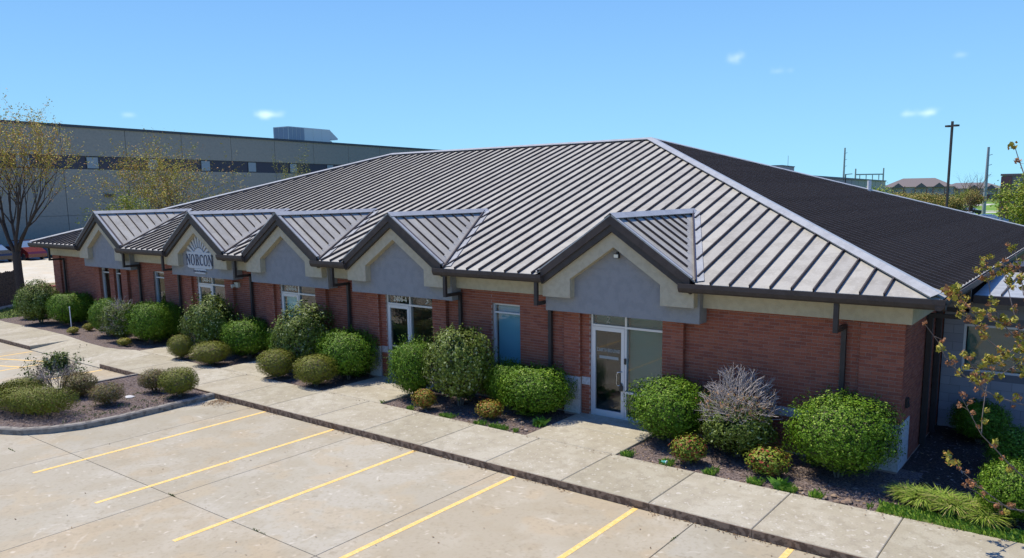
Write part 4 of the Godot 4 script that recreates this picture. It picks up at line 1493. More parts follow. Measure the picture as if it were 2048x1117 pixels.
func shrubs() -> void:
	var L: Material = M.leaf
	var D: Material = M.dull_leaf
	var g := "clipped shrubs along the office front"
	var gn := "low nandinas in the bark beds"
	# between the brick corner and the first entrance
	shrub("rounded_shrub", "largest bright green shrub, standing before the brick corner pier", -0.88, 0.72, 0.98, 1.62, "great", g)
	var dead := shrub("half_dead_shrub", "shrub with bare grey twigs on top before the blank brick wall", -2.88, 0.72, 0.78, 1.25, "dull", g)
	part("dead_twigs", twigs(0.84, 0.80, 1.92, 480, 0.007), M.pale_twig, dead)
	var brown := foliage(Vector3(0.76, 1, 0.76), 1.5, 650, 0.06, [Color(0.22, 0.11, 0.05), Color(0.38, 0.23, 0.11)], 2.3, 0.2, 9, -1.0, 0.7)
	part("brown_leaves", brown, D, dead)
	part("branch", stems(0.7, 1.7, 9, 0.016), M.pale_twig, dead)
	shrub("rounded_shrub", "bright green shrub between the lone 2 door and the half dead shrub", -4.42, 0.72, 0.80, 1.42, "bright", g)
	shrub("nandina", "small yellow green nandina with red lower leaves beside the teal cup", -3.52, 1.72, 0.35, 0.58, "nandina", gn)
	shrub("nandina", "small red and green nandina below the largest bright shrub", -1.98, 1.52, 0.40, 0.55, "nandina", gn)
	# between the first and the second entrance
	shrub("rounded_shrub", "bright green shrub by the brick pier of the door with the lone 2", -8.10, 0.62, 0.84, 1.27, "bright", g)
	shrub("wall_shrub", "shaded green shrub tucked against the wall under the blue blind window", -9.15, 0.42, 0.62, 1.25, "bright", g)
	var big := shrub("tall_shrub", "tallest dull green shrub with bare patches before the blue blind window", -10.28, 1.02, 0.93, 2.10, "dull", g)
	part("dead_twigs", twigs(0.86, 0.5, 1.85, 330, 0.007), M.pale_twig, big)
	shrub("rounded_shrub", "bright green shrub hiding the lower half of the 2406-4 door", -11.80, 1.12, 0.69, 1.66, "bright", g)
	shrub("nandina", "small orange and green nandina midway between the first two entrances", -8.80, 1.60, 0.34, 0.50, "orange", gn)
	shrub("nandina", "small orange and green nandina at the foot of the 2406-4 shrub", -10.72, 1.88, 0.30, 0.56, "orange", gn)
	# between the second and the third entrance
	shrub("rounded_shrub", "green shrub with one shaded side by the 2406-4 entry walk", -15.05, 0.70, 0.86, 1.52, "bright", g)
	var sp := shrub("tall_shrub", "dull green shrub with bare patches before the 2406-6 door", -17.05, 0.72, 0.92, 1.95, "dull", g)
	part("dead_twigs", twigs(0.84, 0.5, 1.7, 260, 0.008), M.pale_twig, sp)
	shrub("rounded_shrub", "narrow bright green shrub squeezed beside the shrub before the 2406-6 door", -17.75, 1.05, 0.45, 1.42, "bright", g)
	var gs := "olive clipped balls along the sidewalk"
	shrub("clipped_ball", "olive clipped ball before the 2406-6 door, on the side of 2406-8", -16.88, 1.92, 0.57, 0.92, "olive", gs)
	shrub("clipped_ball", "olive clipped ball by the sidewalk at the foot of the half shaded shrub", -15.13, 1.85, 0.62, 0.93, "olive", gs)
	# between the third and the fourth entrance
	var sq := shrub("tall_shrub", "broad dull green shrub with bare patches under the sunburst sign", -22.00, 0.95, 0.92, 2.05, "dull", g)
	part("dead_twigs", twigs(0.84, 0.4, 1.6, 260, 0.008), M.pale_twig, sq)
	shrub("rounded_shrub", "green shrub in the shade of the gable between 2406-6 and 2406-8", -20.25, 0.62, 0.80, 1.46, "bright", g)
	shrub("clipped_ball", "smallest olive clipped ball, under the broad shrub by the 2406-8 walk", -22.10, 2.02, 0.45, 0.86, "olive", gs)
	shrub("clipped_ball", "olive clipped ball by the sidewalk between the 2406-8 and 2406-6 walks", -20.34, 2.0, 0.60, 0.80, "olive", gs)
	# west of the fourth entrance
	shrub("rounded_shrub", "bright green shrub before the single window west of 2406-8", -25.85, 1.12, 0.78, 1.62, "bright", g)
	shrub("wall_shrub", "shaded green shrub against the wall behind the shrub west of 2406-8", -26.15, 0.35, 0.72, 1.50, "bright", g)
	var gt := shrub("grey_shrub", "grey twiggy shrub with few leaves before the paired windows", -27.35, 1.42, 0.72, 1.55, "dull", g)
	part("dead_twigs", twigs(0.78, 0.35, 1.85, 420, 0.008), M.pale_twig, gt)
	shrub("rounded_shrub", "bright green shrub touching the grey twiggy shrub", -29.0, 1.25, 0.62, 1.50, "bright", g)
	shrub("rounded_shrub", "bright green shrub behind the thin white stake", -33.3, 0.85, 0.78, 1.46, "bright", g)
	shrub("wall_shrub", "shaded green shrub against the brick behind the shrub with the white stake", -33.3, 0.05 + 0.3, 0.62, 1.40, "bright", g)
	shrub("tall_shrub", "dull green shrub with bare patches at the far brick corner", -35.0, 1.40, 0.85, 1.75, "dull", g)
	shrub("rounded_shrub", "bright green shrub at the very end of the bed beside the grass", -37.2, 0.95, 0.62, 1.35, "bright", g)
	var gy := "small yellow shrubs in the far bed"
	shrub("yellow_plant", "tiny yellow green plant in the bark beside the white stake", -30.78, 1.85, 0.24, 0.30, "yellow", gy)
	shrub("yellow_plant", "tiny yellow green plant between the white stake and the bright shrub", -31.0, 1.12, 0.24, 0.34, "yellow", gy)
	shrub("yellow_plant", "tiny yellow plant at the foot of the grey twiggy shrub", -26.2, 1.98, 0.27, 0.33, "yellow", gy)
	# the kerbed island
	var gi := "shrubs on the kerbed island"
	var hedge := thing("box_hedge", "long low olive hedge at the rounded end of the kerbed island", "hedge", Vector3(-18.95, 0.13, 8.05), gi)
	hedge.rotation.y = 0.25
	part("foliage", foliage(Vector3(1.5, 1, 0.62), 0.72, 22000, 0.036, OLIVE, 3.2, 0.05, 3), L, hedge)
	part("stem", stems(1.0, 0.5, 9, 0.02), M.twig, hedge)
	bare_shrub()
	shrub("clipped_ball", "rounded olive shrub beside the bare stemmed shrub on the kerbed island", -19.45, 6.52, 0.43, 0.70, "russet", gi, 0.14)
	var sparse := shrub("sparse_shrub", "sparse reddish shrub between the hedge and the round island shrubs", -18.0, 6.48, 0.42, 0.60, "russet", gi, 0.14)
	part("dead_twigs", twigs(0.42, 0.1, 0.68, 130, 0.005), M.pale_twig, sparse)
	var sparse2 := shrub("sparse_shrub", "thin brownish shrub touching the roundest shrub at the island's sidewalk end", -18.35, 5.0, 0.40, 0.66, "russet", gi, 0.14)
	part("dead_twigs", twigs(0.40, 0.1, 0.7, 110, 0.005), M.pale_twig, sparse2)
	shrub("clipped_ball", "roundest olive clipped ball at the sidewalk end of the kerbed island", -17.28, 4.85, 0.52, 0.80, "olive", gi, 0.14)
	shrub("clipped_ball", "olive shrub behind the long hedge at the far side of the island", -20.5, 7.6, 0.55, 0.62, "olive", gi, 0.14)
	# east of the corner
	var ge := "shrubs east of the brick corner"
	shrub("rounded_shrub", "bright green shrub among the low budding branches by the grass strip", 2.02, 1.22, 0.55, 0.98, "bright", ge)
	shrub("wall_shrub", "shaded green shrub under the wing window", 0.95, -3.2, 0.55, 0.88, "bright", ge)
	shrub("wall_shrub", "broad green shrub in the shaded bed between the wing and the lily clumps", 2.0, -1.3, 0.7, 0.9, "bright", ge)
	for q in [[0.45, 1.32, 0.9], [0.72, 1.5, 1.0], [0.98, 1.36, 1.05], [1.2, 1.6, 1.05], [1.42, 1.4, 1.0], [1.66, 1.72, 0.9]]:
		var lily := thing("lily_clump", "clump of arching strap leaves beside the grass strip at the sidewalk", "plant", Vector3(q[0], 0.12, q[1]), "lily clumps by the sidewalk")
		var b := mb(true)
		for i in 620:
			var a := rng.randf() * TAU
			var rr := rng.randf() * 0.16
			var o := Vector3(cos(a), 0, sin(a))
			var len: float = rng.randf_range(0.28, 0.5) * q[2]
			var p0 := o * rr
			var up := rng.randf_range(0.5, 1.1)
			var m1 := p0 + (o * 0.45 + Vector3.UP * up).normalized() * len * 0.55
			var tip := m1 + (o * 0.9 + Vector3.UP * (up - 0.85)).normalized() * len * 0.5
			var w := o.cross(Vector3.UP) * 0.0075
			b.col = Color(0.10, 0.18, 0.02).lerp(Color(0.25, 0.32, 0.05), rng.randf()) if rng.randf() < 0.88 else Color(0.34, 0.28, 0.12)
			b.raw(p0 - w, m1 - w, m1 + w)
			b.raw(p0 - w, m1 + w, p0 + w)
			b.raw(m1 - w, tip, m1 + w)
		part("strap_leaves", b, L, lily)
		part("crown_base", stems(0.1, 0.15, 5, 0.015), M.twig, lily)
	var weed := thing("leafy_weed", "tuft of broad green leaves at the walk edge by the tan stones", "weed", Vector3(-1.52, 0.12, 2.08))
	var wb := mb(true)
	for i in 60:
		blade(wb, Vector3(rng.randfn() * 0.05, 0, rng.randfn() * 0.05), rng.randf_range(0.12, 0.22), 0.02, Color(0.09, 0.2, 0.02).lerp(Color(0.16, 0.3, 0.04), rng.randf()), 1.0)
	part("leaf_tuft", wb, L, weed)
	var weed2 := thing("leafy_weed", "tuft of broad green leaves beside the entry walk of the first door", "weed", Vector3(-7.5, 0.12, 1.35))
	wb = mb(true)
	for i in 60:
		blade(wb, Vector3(rng.randfn() * 0.06, 0, rng.randfn() * 0.06), rng.randf_range(0.12, 0.24), 0.02, Color(0.09, 0.2, 0.02).lerp(Color(0.16, 0.3, 0.04), rng.randf()), 1.0)
	part("leaf_tuft", wb, L, weed2)

func bare_shrub() -> void:
	var t := thing("bare_shrub", "open shrub of bare dark stems with a tuft of leaves on the kerbed island", "shrub", Vector3(-20.35, 0.13, 6.75), "shrubs on the kerbed island")
	var b := mb()
	var tips := []
	for i in 13:
		var a := TAU * i / 13.0 + 0.3
		var o := rng.randf_range(0.15, 0.75)
		branch(b, Vector3(cos(a) * 0.08, 0, sin(a) * 0.08), Vector3(cos(a) * o, 1, sin(a) * o).normalized(), 0.62, 0.017, 0, 3, tips, 0.03, 0.9)
	part("stem", b, M.dark_stem, t)
	part("fine_twigs", twigs(0.66, 0.35, 1.12, 240, 0.0045), M.pale_twig, t)
	var f := mb(true)
	for q in tips:
		var p: Vector3 = q[0]
		if p.distance_to(Vector3(-0.05, 1.0, -0.05)) > 0.30 and rng.randf() < 0.965:
			continue
		for k in 3:
			leaf(f, p + Vector3(rng.randfn(), rng.randfn(), rng.randfn()) * 0.04, q[1], 0.065 * rng.randf_range(0.7, 1.2), pick(DULL))
	part("foliage", f, M.dull_leaf, t)

func branch(b: MB, p: Vector3, d: Vector3, len: float, r: float, lev: int, most: int, tips: Array, up: float, wide := 0.75) -> void:
	var pts := [p]
	var rad := [r]
	var nseg := 4
	for i in nseg:
		d = (d + Vector3(rng.randf_range(-1, 1), rng.randf_range(-0.8, 0.8), rng.randf_range(-1, 1)) * 0.2 + Vector3.UP * up).normalized()
		p += d * len / nseg
		var rr := lerpf(r, r * 0.4, (i + 1.0) / nseg)
		pts.append(p)
		rad.append(rr)
		if lev < most and i >= 1:
			for k in (2 if i == nseg - 1 else 1 + (rng.randi() % 2)):
				var ax := d.cross(Vector3(rng.randf_range(-1, 1), rng.randf_range(-1, 1), rng.randf_range(-1, 1))).normalized()
				branch(b, p, d.rotated(ax, rng.randf_range(0.45, 1.0) * wide), len * rng.randf_range(0.5, 0.75), rr * 0.62, lev + 1, most, tips, up, wide)
		if lev >= most - 1 and lev > 0:
			tips.append([p, d])
	b.tube(pts, rad, 7 if lev == 0 else (5 if lev == 1 else 3))

func tree(called: String, label: String, group: String, at: Vector3, height: float, trunk: float, fork: float, limbs: int, lev: int, up: float, leaf_n: int, leaf_s: float, scatter: float, pal: Array, sd: int, wide := 0.75, m: Material = null) -> Node3D:
	rng.seed = sd
	var t := thing(called, label, "tree", at, group)
	var b := mb()
	var tips := []
	b.tube([Vector3(0, -0.1, 0), Vector3(0.03, fork * 0.5, 0.02), Vector3(0, fork, 0)], [trunk * 1.2, trunk, trunk * 0.9], 9)
	for i in limbs:
		var a := TAU * i / limbs + rng.randf_range(-0.3, 0.3)
		var lean := rng.randf_range(0.25, 0.8) * wide
		branch(b, Vector3(0, fork * rng.randf_range(0.85, 1.0), 0), Vector3(cos(a) * lean, 1, sin(a) * lean).normalized(), (height - fork) * rng.randf_range(0.5, 0.62), trunk * 0.42, 0, lev, tips, up, wide)
	part("trunk", b, M.bark, t)
	var f := mb(true)
	if leaf_n > 0:
		for q in tips:
			for k in leaf_n:
				leaf(f, q[0] + Vector3(rng.randfn(), rng.randfn(), rng.randfn()) * scatter, Vector3.UP, leaf_s * rng.randf_range(0.6, 1.3), pick(pal), 1.2)
		part("crown", f, m if m else M.bud, t)
	return t

const BUDS := [Color(0.22, 0.20, 0.035), Color(0.30, 0.24, 0.06), Color(0.28, 0.12, 0.05), 0.25]

func near_tree() -> void:
	# a young maple breaking bud beyond the frame; its outer limbs reach in
	var t := thing("budding_tree", "pale limbed tree breaking yellow green and rust buds before the wing", "tree", Vector3(2.85, 0.1, 0.95))
	var base := Vector3(2.85, 0.1, 0.95)
	var limbs := [
		[[Vector3(2.16,2.48,1.04),Vector3(1.97,2.67,1.23),Vector3(1.82,2.85,1.40),Vector3(1.69,2.98,1.56),Vector3(1.53,3.16,1.73),Vector3(1.42,3.33,1.87),Vector3(1.27,3.52,2.03),Vector3(1.16,3.71,2.16),Vector3(1.10,3.82,2.27),Vector3(1.00,3.93,2.42)], 2.0, 0],
		[[Vector3(2.12,2.67,0.77),Vector3(1.91,2.91,0.81),Vector3(1.84,3.15,0.72),Vector3(1.73,3.50,0.66),Vector3(1.65,3.75,0.59),Vector3(1.56,4.03,0.51),Vector3(1.51,4.26,0.42)], 2.2, 0],
		[[Vector3(1.95,3.04,1.09),Vector3(1.75,3.26,1.27),Vector3(1.65,3.40,1.40),Vector3(1.64,3.49,1.46),Vector3(1.49,3.73,1.60),Vector3(1.47,3.98,1.65),Vector3(1.41,4.26,1.71),Vector3(1.37,4.40,1.78)], 2.4, 0],
		[[Vector3(1.67,3.42,1.5),Vector3(1.55,3.50,1.82),Vector3(1.47,3.61,1.99),Vector3(1.33,3.67,2.21),Vector3(1.15,3.93,2.43),Vector3(1.09,4.03,2.59)], -1.0, 0],
		[[Vector3(2.17,2.10,1.36),Vector3(1.99,2.18,1.59),Vector3(1.80,2.27,1.81),Vector3(1.68,2.36,1.99),Vector3(1.54,2.46,2.18),Vector3(1.38,2.64,2.38),Vector3(1.29,2.75,2.53),Vector3(1.17,2.89,2.69),Vector3(1.08,3.07,2.83),Vector3(1.02,3.26,2.94),Vector3(0.85,3.55,3.12)], 1.7, 1],
		[[Vector3(1.55,2.48,2.2),Vector3(1.46,2.71,2.39),Vector3(1.42,2.86,2.48),Vector3(1.35,3.03,2.58)], -1.0, 1],
		[[Vector3(2.22,1.00,1.79),Vector3(1.95,1.31,2.02),Vector3(1.78,1.55,2.18),Vector3(1.59,1.80,2.36),Vector3(1.45,2.11,2.48),Vector3(1.32,2.40,2.60)], 0.7, 2],
		[[Vector3(1.59,1.82,2.36),Vector3(1.57,2.05,2.26),Vector3(1.57,2.42,2.10),Vector3(1.59,2.67,1.95)], -1.0, 1],
		[[Vector3(2.44,0.38,1.49),Vector3(2.18,0.53,1.81),Vector3(2.01,0.61,2.08),Vector3(1.79,0.85,2.34),Vector3(1.59,1.09,2.61),Vector3(1.40,1.36,2.85),Vector3(1.25,1.59,3.07)], 0.3, 2],
		[[Vector3(2.17,0.49,1.78),Vector3(1.93,0.60,1.93),Vector3(1.75,0.69,2.15),Vector3(1.59,0.87,2.34),Vector3(1.44,1.00,2.53)], -1.0, 2],
		[[Vector3(1.87,5.50,0.16),Vector3(1.65,5.79,0.09),Vector3(1.53,6.09,-0.04),Vector3(1.45,6.30,-0.19)], 3.9, 2],
		[[Vector3(2.08,3.37,0.41),Vector3(1.82,3.76,0.32),Vector3(1.73,4.11,0.11),Vector3(1.60,4.48,-0.08)], 2.6, 0],
		[[Vector3(1.90,2.75,1.3),Vector3(1.72,2.62,1.55),Vector3(1.50,2.60,1.80),Vector3(1.33,2.66,1.98)], -1.0, 0],
		[[Vector3(2.02,3.0,0.9),Vector3(1.80,2.95,1.0),Vector3(1.66,2.72,1.2),Vector3(1.52,2.75,1.4)], -1.0, 0]]
	var trunk := mb()
	trunk.tube([Vector3(0, -0.05, 0), Vector3(0.03, 1.5, 0.02), Vector3(-0.02, 3.2, -0.02), Vector3(-0.1, 4.8, -0.15), Vector3(-0.3, 6.0, -0.3), Vector3(-0.5, 7.2, -0.5)], [0.085, 0.07, 0.055, 0.04, 0.025, 0.01], 8)
	part("trunk", trunk, M.bark, t)
	rng.seed = 77
	for l in limbs:
		var pts := []
		var rad := []
		if l[1] > 0.0:
			pts.append(Vector3(0, l[1], 0))
			rad.append(0.02)
		var n: int = l[0].size()
		for i in n:
			pts.append(l[0][i] - base)
			rad.append(lerpf(0.0125 if l[1] > 0.0 else 0.008, 0.004, float(i) / (n - 1)))
		var b := mb()
		b.tube(pts, rad, 5)
		# bud clusters on short spurs
		for i in range(1 if l[1] > 0.0 else 0, pts.size()):
			for k in (4 if l[2] == 0 else 2):
				if rng.randf() < 0.2:
					continue
				var p: Vector3 = pts[i]
				if i + 1 < pts.size():
					p = p.lerp(pts[i + 1], rng.randf())
				var o := Vector3(rng.randf_range(-1, 1), rng.randf_range(-0.5, 0.9), rng.randf_range(-1, 1)).normalized() * rng.randf_range(0.03, 0.16)
				b.tube([p, p + o], [0.004, 0.0025], 3)
				var kind: int = l[2]
				var rust: bool = rng.randf() < [0.3, 0.5, 0.85][kind]
				var f := mb(true)
				bud_cluster(f, Vector3.ZERO, rng.randf_range(0.06, 0.105) if not rust else rng.randf_range(0.04, 0.075), rust)
				part("bud", f, M.bud, t).position = p + o
		part("limb", b, M.pale_bark if M.has("pale_bark") else pale_bark(), t)

func pale_bark() -> Material:
	M.pale_bark = textured(tex(256, Color(0.50, 0.46, 0.43), [[noise_bytes(256, 0.1, 71), Color(0.30, 0.26, 0.24), 0.45, 0.65, 0.85]]), 0.25, 0.9)
	return M.pale_bark

func bud_cluster(f: MB, p: Vector3, s: float, rust: bool) -> void:
	var pal := [Color(0.30, 0.13, 0.06), Color(0.42, 0.22, 0.11)] if rust else [Color(0.26, 0.25, 0.035), Color(0.40, 0.34, 0.07), Color(0.40, 0.22, 0.06), 0.12]
	for k in 16:
		var d := Vector3(rng.randfn(), rng.randfn() * 0.9 - 0.25, rng.randfn()).normalized()
		leaf(f, p + d * s * rng.randf_range(0.3, 0.85), d + Vector3.DOWN * 0.3, s * rng.randf_range(0.7, 1.1), pick(pal), 0.7)

# ---------------------------------------------------------------- beyond the building
func car(label: String, at: Vector3, turn: float, color: Color, tall := 1.0, group := "") -> void:
	var t := thing("parked_car", label, "car", at, group)
	t.rotation.y = turn
	var paint := mat(color, 0.25, 0.6)
	var b := mb()
	b.prism(PackedVector2Array([Vector2(-2.2, 0.28), Vector2(2.2, 0.28), Vector2(2.25, 0.62), Vector2(2.1, 0.82), Vector2(1.1, 0.95 * tall), Vector2(-1.9, 0.98 * tall), Vector2(-2.2, 0.85), Vector2(-2.25, 0.5)]), Transform3D(), -0.86, 0.86)
	part("body", b, paint, t)
	b = mb()
	var y0 := 0.95 * tall
	var y1 := 1.42 * tall
	for q in [[1.1, 0.35], [-1.85, -1.35]]:
		pass
	# cabin tapering to the roof
	var lo := [Vector3(-1.85, y0, -0.82), Vector3(1.1, y0, -0.82), Vector3(1.1, y0, 0.82), Vector3(-1.85, y0, 0.82)]
	var hi := [Vector3(-1.35, y1, -0.62), Vector3(0.3, y1, -0.62), Vector3(0.3, y1, 0.62), Vector3(-1.35, y1, 0.62)]
	for i in 4:
		var j := (i + 1) % 4
		b.quad(lo[i], lo[j], hi[j], hi[i], (lo[i] + lo[j]) * 0.5 - Vector3(-0.4, y0, 0))
	part("window", b, M.far_glass, t)
	b = mb()
	b.slab(PackedVector3Array([hi[0] + Vector3(-0.03, 0.03, -0.03), hi[1] + Vector3(0.03, 0.03, -0.03), hi[2] + Vector3(0.03, 0.03, 0.03), hi[3] + Vector3(-0.03, 0.03, 0.03)]), Vector3(0, -0.06, 0))
	part("roof", b, paint, t)
	for q in [[-1.35, -0.8], [1.35, -0.8], [-1.35, 0.8], [1.35, 0.8]]:
		b = mb()
		b.tube([Vector3(q[0], 0.32, q[1] - 0.1), Vector3(q[0], 0.32, q[1] + 0.1)], [0.32, 0.32], 12)
		part("wheel", b, M.black, t)

func left_background() -> void:
	# the long works building
	var W := thing("works_building", "long pale precast works building with a dark window band under its flat roof", "building", Vector3(-86.5, 0, -16.8))
	var dir := Vector3(-8.5, 0, -70.2).normalized()
	W.rotation.y = atan2(-dir.x, -dir.z)          # local -z runs along the wall; +x looks to the lot
	var H := 13.4
	var wallm := textured(tex(256, Color(0.52, 0.525, 0.49), [[noise_bytes(256, 0.03, 81), Color(0.49, 0.495, 0.465), 0.4, 0.7, 0.8], [noise_bytes(256, 0.2, 82), Color(0.575, 0.57, 0.535), 0.5, 0.8, 0.6]]), 3.0, 0.95)
	var z := 31.6
	var k := 0
	while z > -110.0:
		for q in [[0.0, 3.9], [3.93, 8.9], [10.35, H]]:
			pbox("wall_panel", Vector3(-0.3, q[0] - (0.1 if q[0] == 0.0 else 0.0), z - 7.4), Vector3(0.0, q[1], z - 0.03), wallm, W)
		z -= 7.43
		k += 1
	pbox("wall_core", Vector3(-40.0, -0.1, -110.0), Vector3(-0.25, H - 0.05, 34.0), wallm, W)
	pbox("parapet_cap", Vector3(-40.2, H - 0.05, -110.2), Vector3(0.12, H + 0.22, 34.2), mat(lin(0.03, 0.04, 0.05), 0.6), W)
	pbox("window_band", Vector3(-0.3, 8.9, -110.0), Vector3(-0.08, 10.35, 34.0), mat(lin(0.03, 0.034, 0.05), 0.7), W)
	for i in 15:
		var wz := 13.4 - 7.43 * i
		var win := hold("window", W)
		bars("frame", [[-0.1, -0.02, 8.95, 10.3, wz - 0.74, wz - 0.66], [-0.1, -0.02, 8.95, 10.3, wz + 0.66, wz + 0.74], [-0.1, -0.02, 8.95, 9.02, wz - 0.66, wz + 0.66], [-0.1, -0.02, 10.23, 10.3, wz - 0.66, wz + 0.66]], M.black, win)
		pbox("pane", Vector3(-0.1, 9.02, wz - 0.66), Vector3(-0.05, 10.23, wz + 0.66), mat(lin(0.20, 0.25, 0.28), 0.2, 0.4), win)
	pbox("wall_vent", Vector3(0.0, 5.9, -11.0), Vector3(0.3, 6.2, -9.9), M.black, W)
	# rooftop unit, set back
	var U := thing("rooftop_unit", "grey rooftop air handling unit on the flat roof of the works building", "air conditioner", Vector3(-98.3, H + 0.17, -60.0))
	U.rotation.y = W.rotation.y
	pbox("housing", Vector3(-1.6, 0.0, -7.2), Vector3(1.6, 2.45, 1.6), M.grey_metal, U)
	for i in 4:
		pbox("coil_panel", Vector3(1.6, 0.15, -1.55 + i * 0.8), Vector3(1.63, 2.35, -0.85 + i * 0.8), M.galv, U)
	for i in 3:
		pbox("access_panel", Vector3(1.6, 0.1, -7.1 + i * 1.85), Vector3(1.625, 2.4, -5.35 + i * 1.85), mat(lin(0.75, 0.72, 0.61), 0.7, 0.2), U)
	for i in 3:
		pbox("coil_panel", Vector3(-1.4 + i * 1.0, 0.15, 1.6), Vector3(-0.5 + i * 1.0, 2.35, 1.63), M.galv, U)
	var hood := mb()
	hood.prism(PackedVector2Array([Vector2(-7.2, 0.9), Vector2(-7.2, 2.4), Vector2(-9.0, 1.15), Vector2(-8.9, 0.95)]), Transform3D(Basis(Vector3(0, 0, 1), Vector3(0, 1, 0), Vector3(-1, 0, 0)), Vector3.ZERO), -1.55, 1.55)
	part("intake_hood", hood, M.grey_metal, U)
	hood = mb()
	hood.prism(PackedVector2Array([Vector2(-7.2, 0.0), Vector2(-7.2, 0.85), Vector2(-7.9, 0.7), Vector2(-8.4, 0.0)]), Transform3D(Basis(Vector3(0, 0, 1), Vector3(0, 1, 0), Vector3(-1, 0, 0)), Vector3.ZERO), -1.2, 1.2)
	part("exhaust_hood", hood, M.grey_metal, U)
	# cars before it
	var gc := "cars parked before the works building"
	var cs := [["dark blue car parked before the works building", Color(0.12, 0.14, 0.2)], ["charcoal car parked before the works building beside the red one", Color(0.13, 0.13, 0.14)], ["red orange car parked before the works building", Color(0.36, 0.11, 0.09)], ["silver car parked before the works building", Color(0.6, 0.61, 0.63)], ["black car parked before the works building", Color(0.06, 0.06, 0.07)], ["white car parked before the works building", Color(0.8, 0.8, 0.8)]]
	for i in cs.size():
		car(cs[i][0], Vector3(-80.2 - i * 0.35, -0.05, -9.6 - i * 2.9), 0.1, cs[i][1], 1.0 + 0.15 * (i % 3), gc)
	# board fence
	var F := thing("board_fence", "weathered brown board fence at the end of the grass", "fence", Vector3(-42.95, 0.0, -0.6))
	var dv := Vector3(0.55, 0, 0.83)
	F.rotation.y = atan2(dv.x, dv.z)
	for i in 26:
		var b := mb()
		var top := 1.95 + rng.randf_range(-0.03, 0.03)
		b.prism(PackedVector2Array([Vector2(0.005, 0.0), Vector2(0.135, 0.0), Vector2(0.135, top - 0.05), Vector2(0.10, top), Vector2(0.04, top), Vector2(0.005, top - 0.05)]), Transform3D(Basis(Vector3(0, 0, 1), Vector3(0, 1, 0), Vector3(-1, 0, 0)), Vector3(0, 0, i * 0.14)), -0.01, 0.012)
		part("board", b, M.wood, F)
	for y in [0.4, 1.6]:
		pbox("rail", Vector3(-0.07, y, 0.0), Vector3(-0.012, y + 0.09, 3.64), M.wood, F)
	for zz in [0.0, 1.8, 3.55]:
		pbox("post", Vector3(-0.16, 0.0, zz), Vector3(-0.07, 1.85, zz + 0.09), M.wood, F)
	pbox("bottom_board", Vector3(0.014, 0.02, -0.1), Vector3(0.06, 0.2, 3.7), mat(lin(0.45, 0.38, 0.28), 0.9), F)
	# trees
	var gt := "spring trees beyond the west end"
	tree("spring_tree", "tall dark trunked tree with orange yellow spring leaves behind the fence", gt, Vector3(-47.9, 0.0, -2.6), 10.0, 0.24, 2.6, 7, 3, 0.13, 3, 0.10, 0.09, [Color(0.40, 0.36, 0.05), Color(0.58, 0.45, 0.08), Color(0.5, 0.26, 0.1), 0.3], 24, 0.55)
	tree("spring_tree", "spreading multi stemmed tree with yellow green leaves behind the west gable", gt, Vector3(-47.5, 0.0, -11.2), 8.3, 0.14, 1.6, 8, 3, 0.05, 3, 0.10, 0.09, [Color(0.32, 0.30, 0.04), Color(0.48, 0.40, 0.07), Color(0.45, 0.24, 0.07), 0.25], 34, 0.95)
	tree("spring_tree", "slender sapling just showing over the long roof ridge", gt, Vector3(-60.5, 0.0, -31.5), 8.9, 0.10, 3.0, 4, 2, 0.14, 4, 0.12, 0.12, [Color(0.17, 0.21, 0.03), Color(0.30, 0.27, 0.06)], 5, 0.5)
	tree("low_tree", "low yellow green leafy tree under the spreading tree behind the west gable", gt, Vector3(-44.0, 0.0, -7.2), 6.0, 0.08, 2.2, 5, 2, 0.05, 8, 0.11, 0.16, [Color(0.20, 0.25, 0.02), Color(0.34, 0.33, 0.04)], 8, 0.8)
	rng.seed = 1234

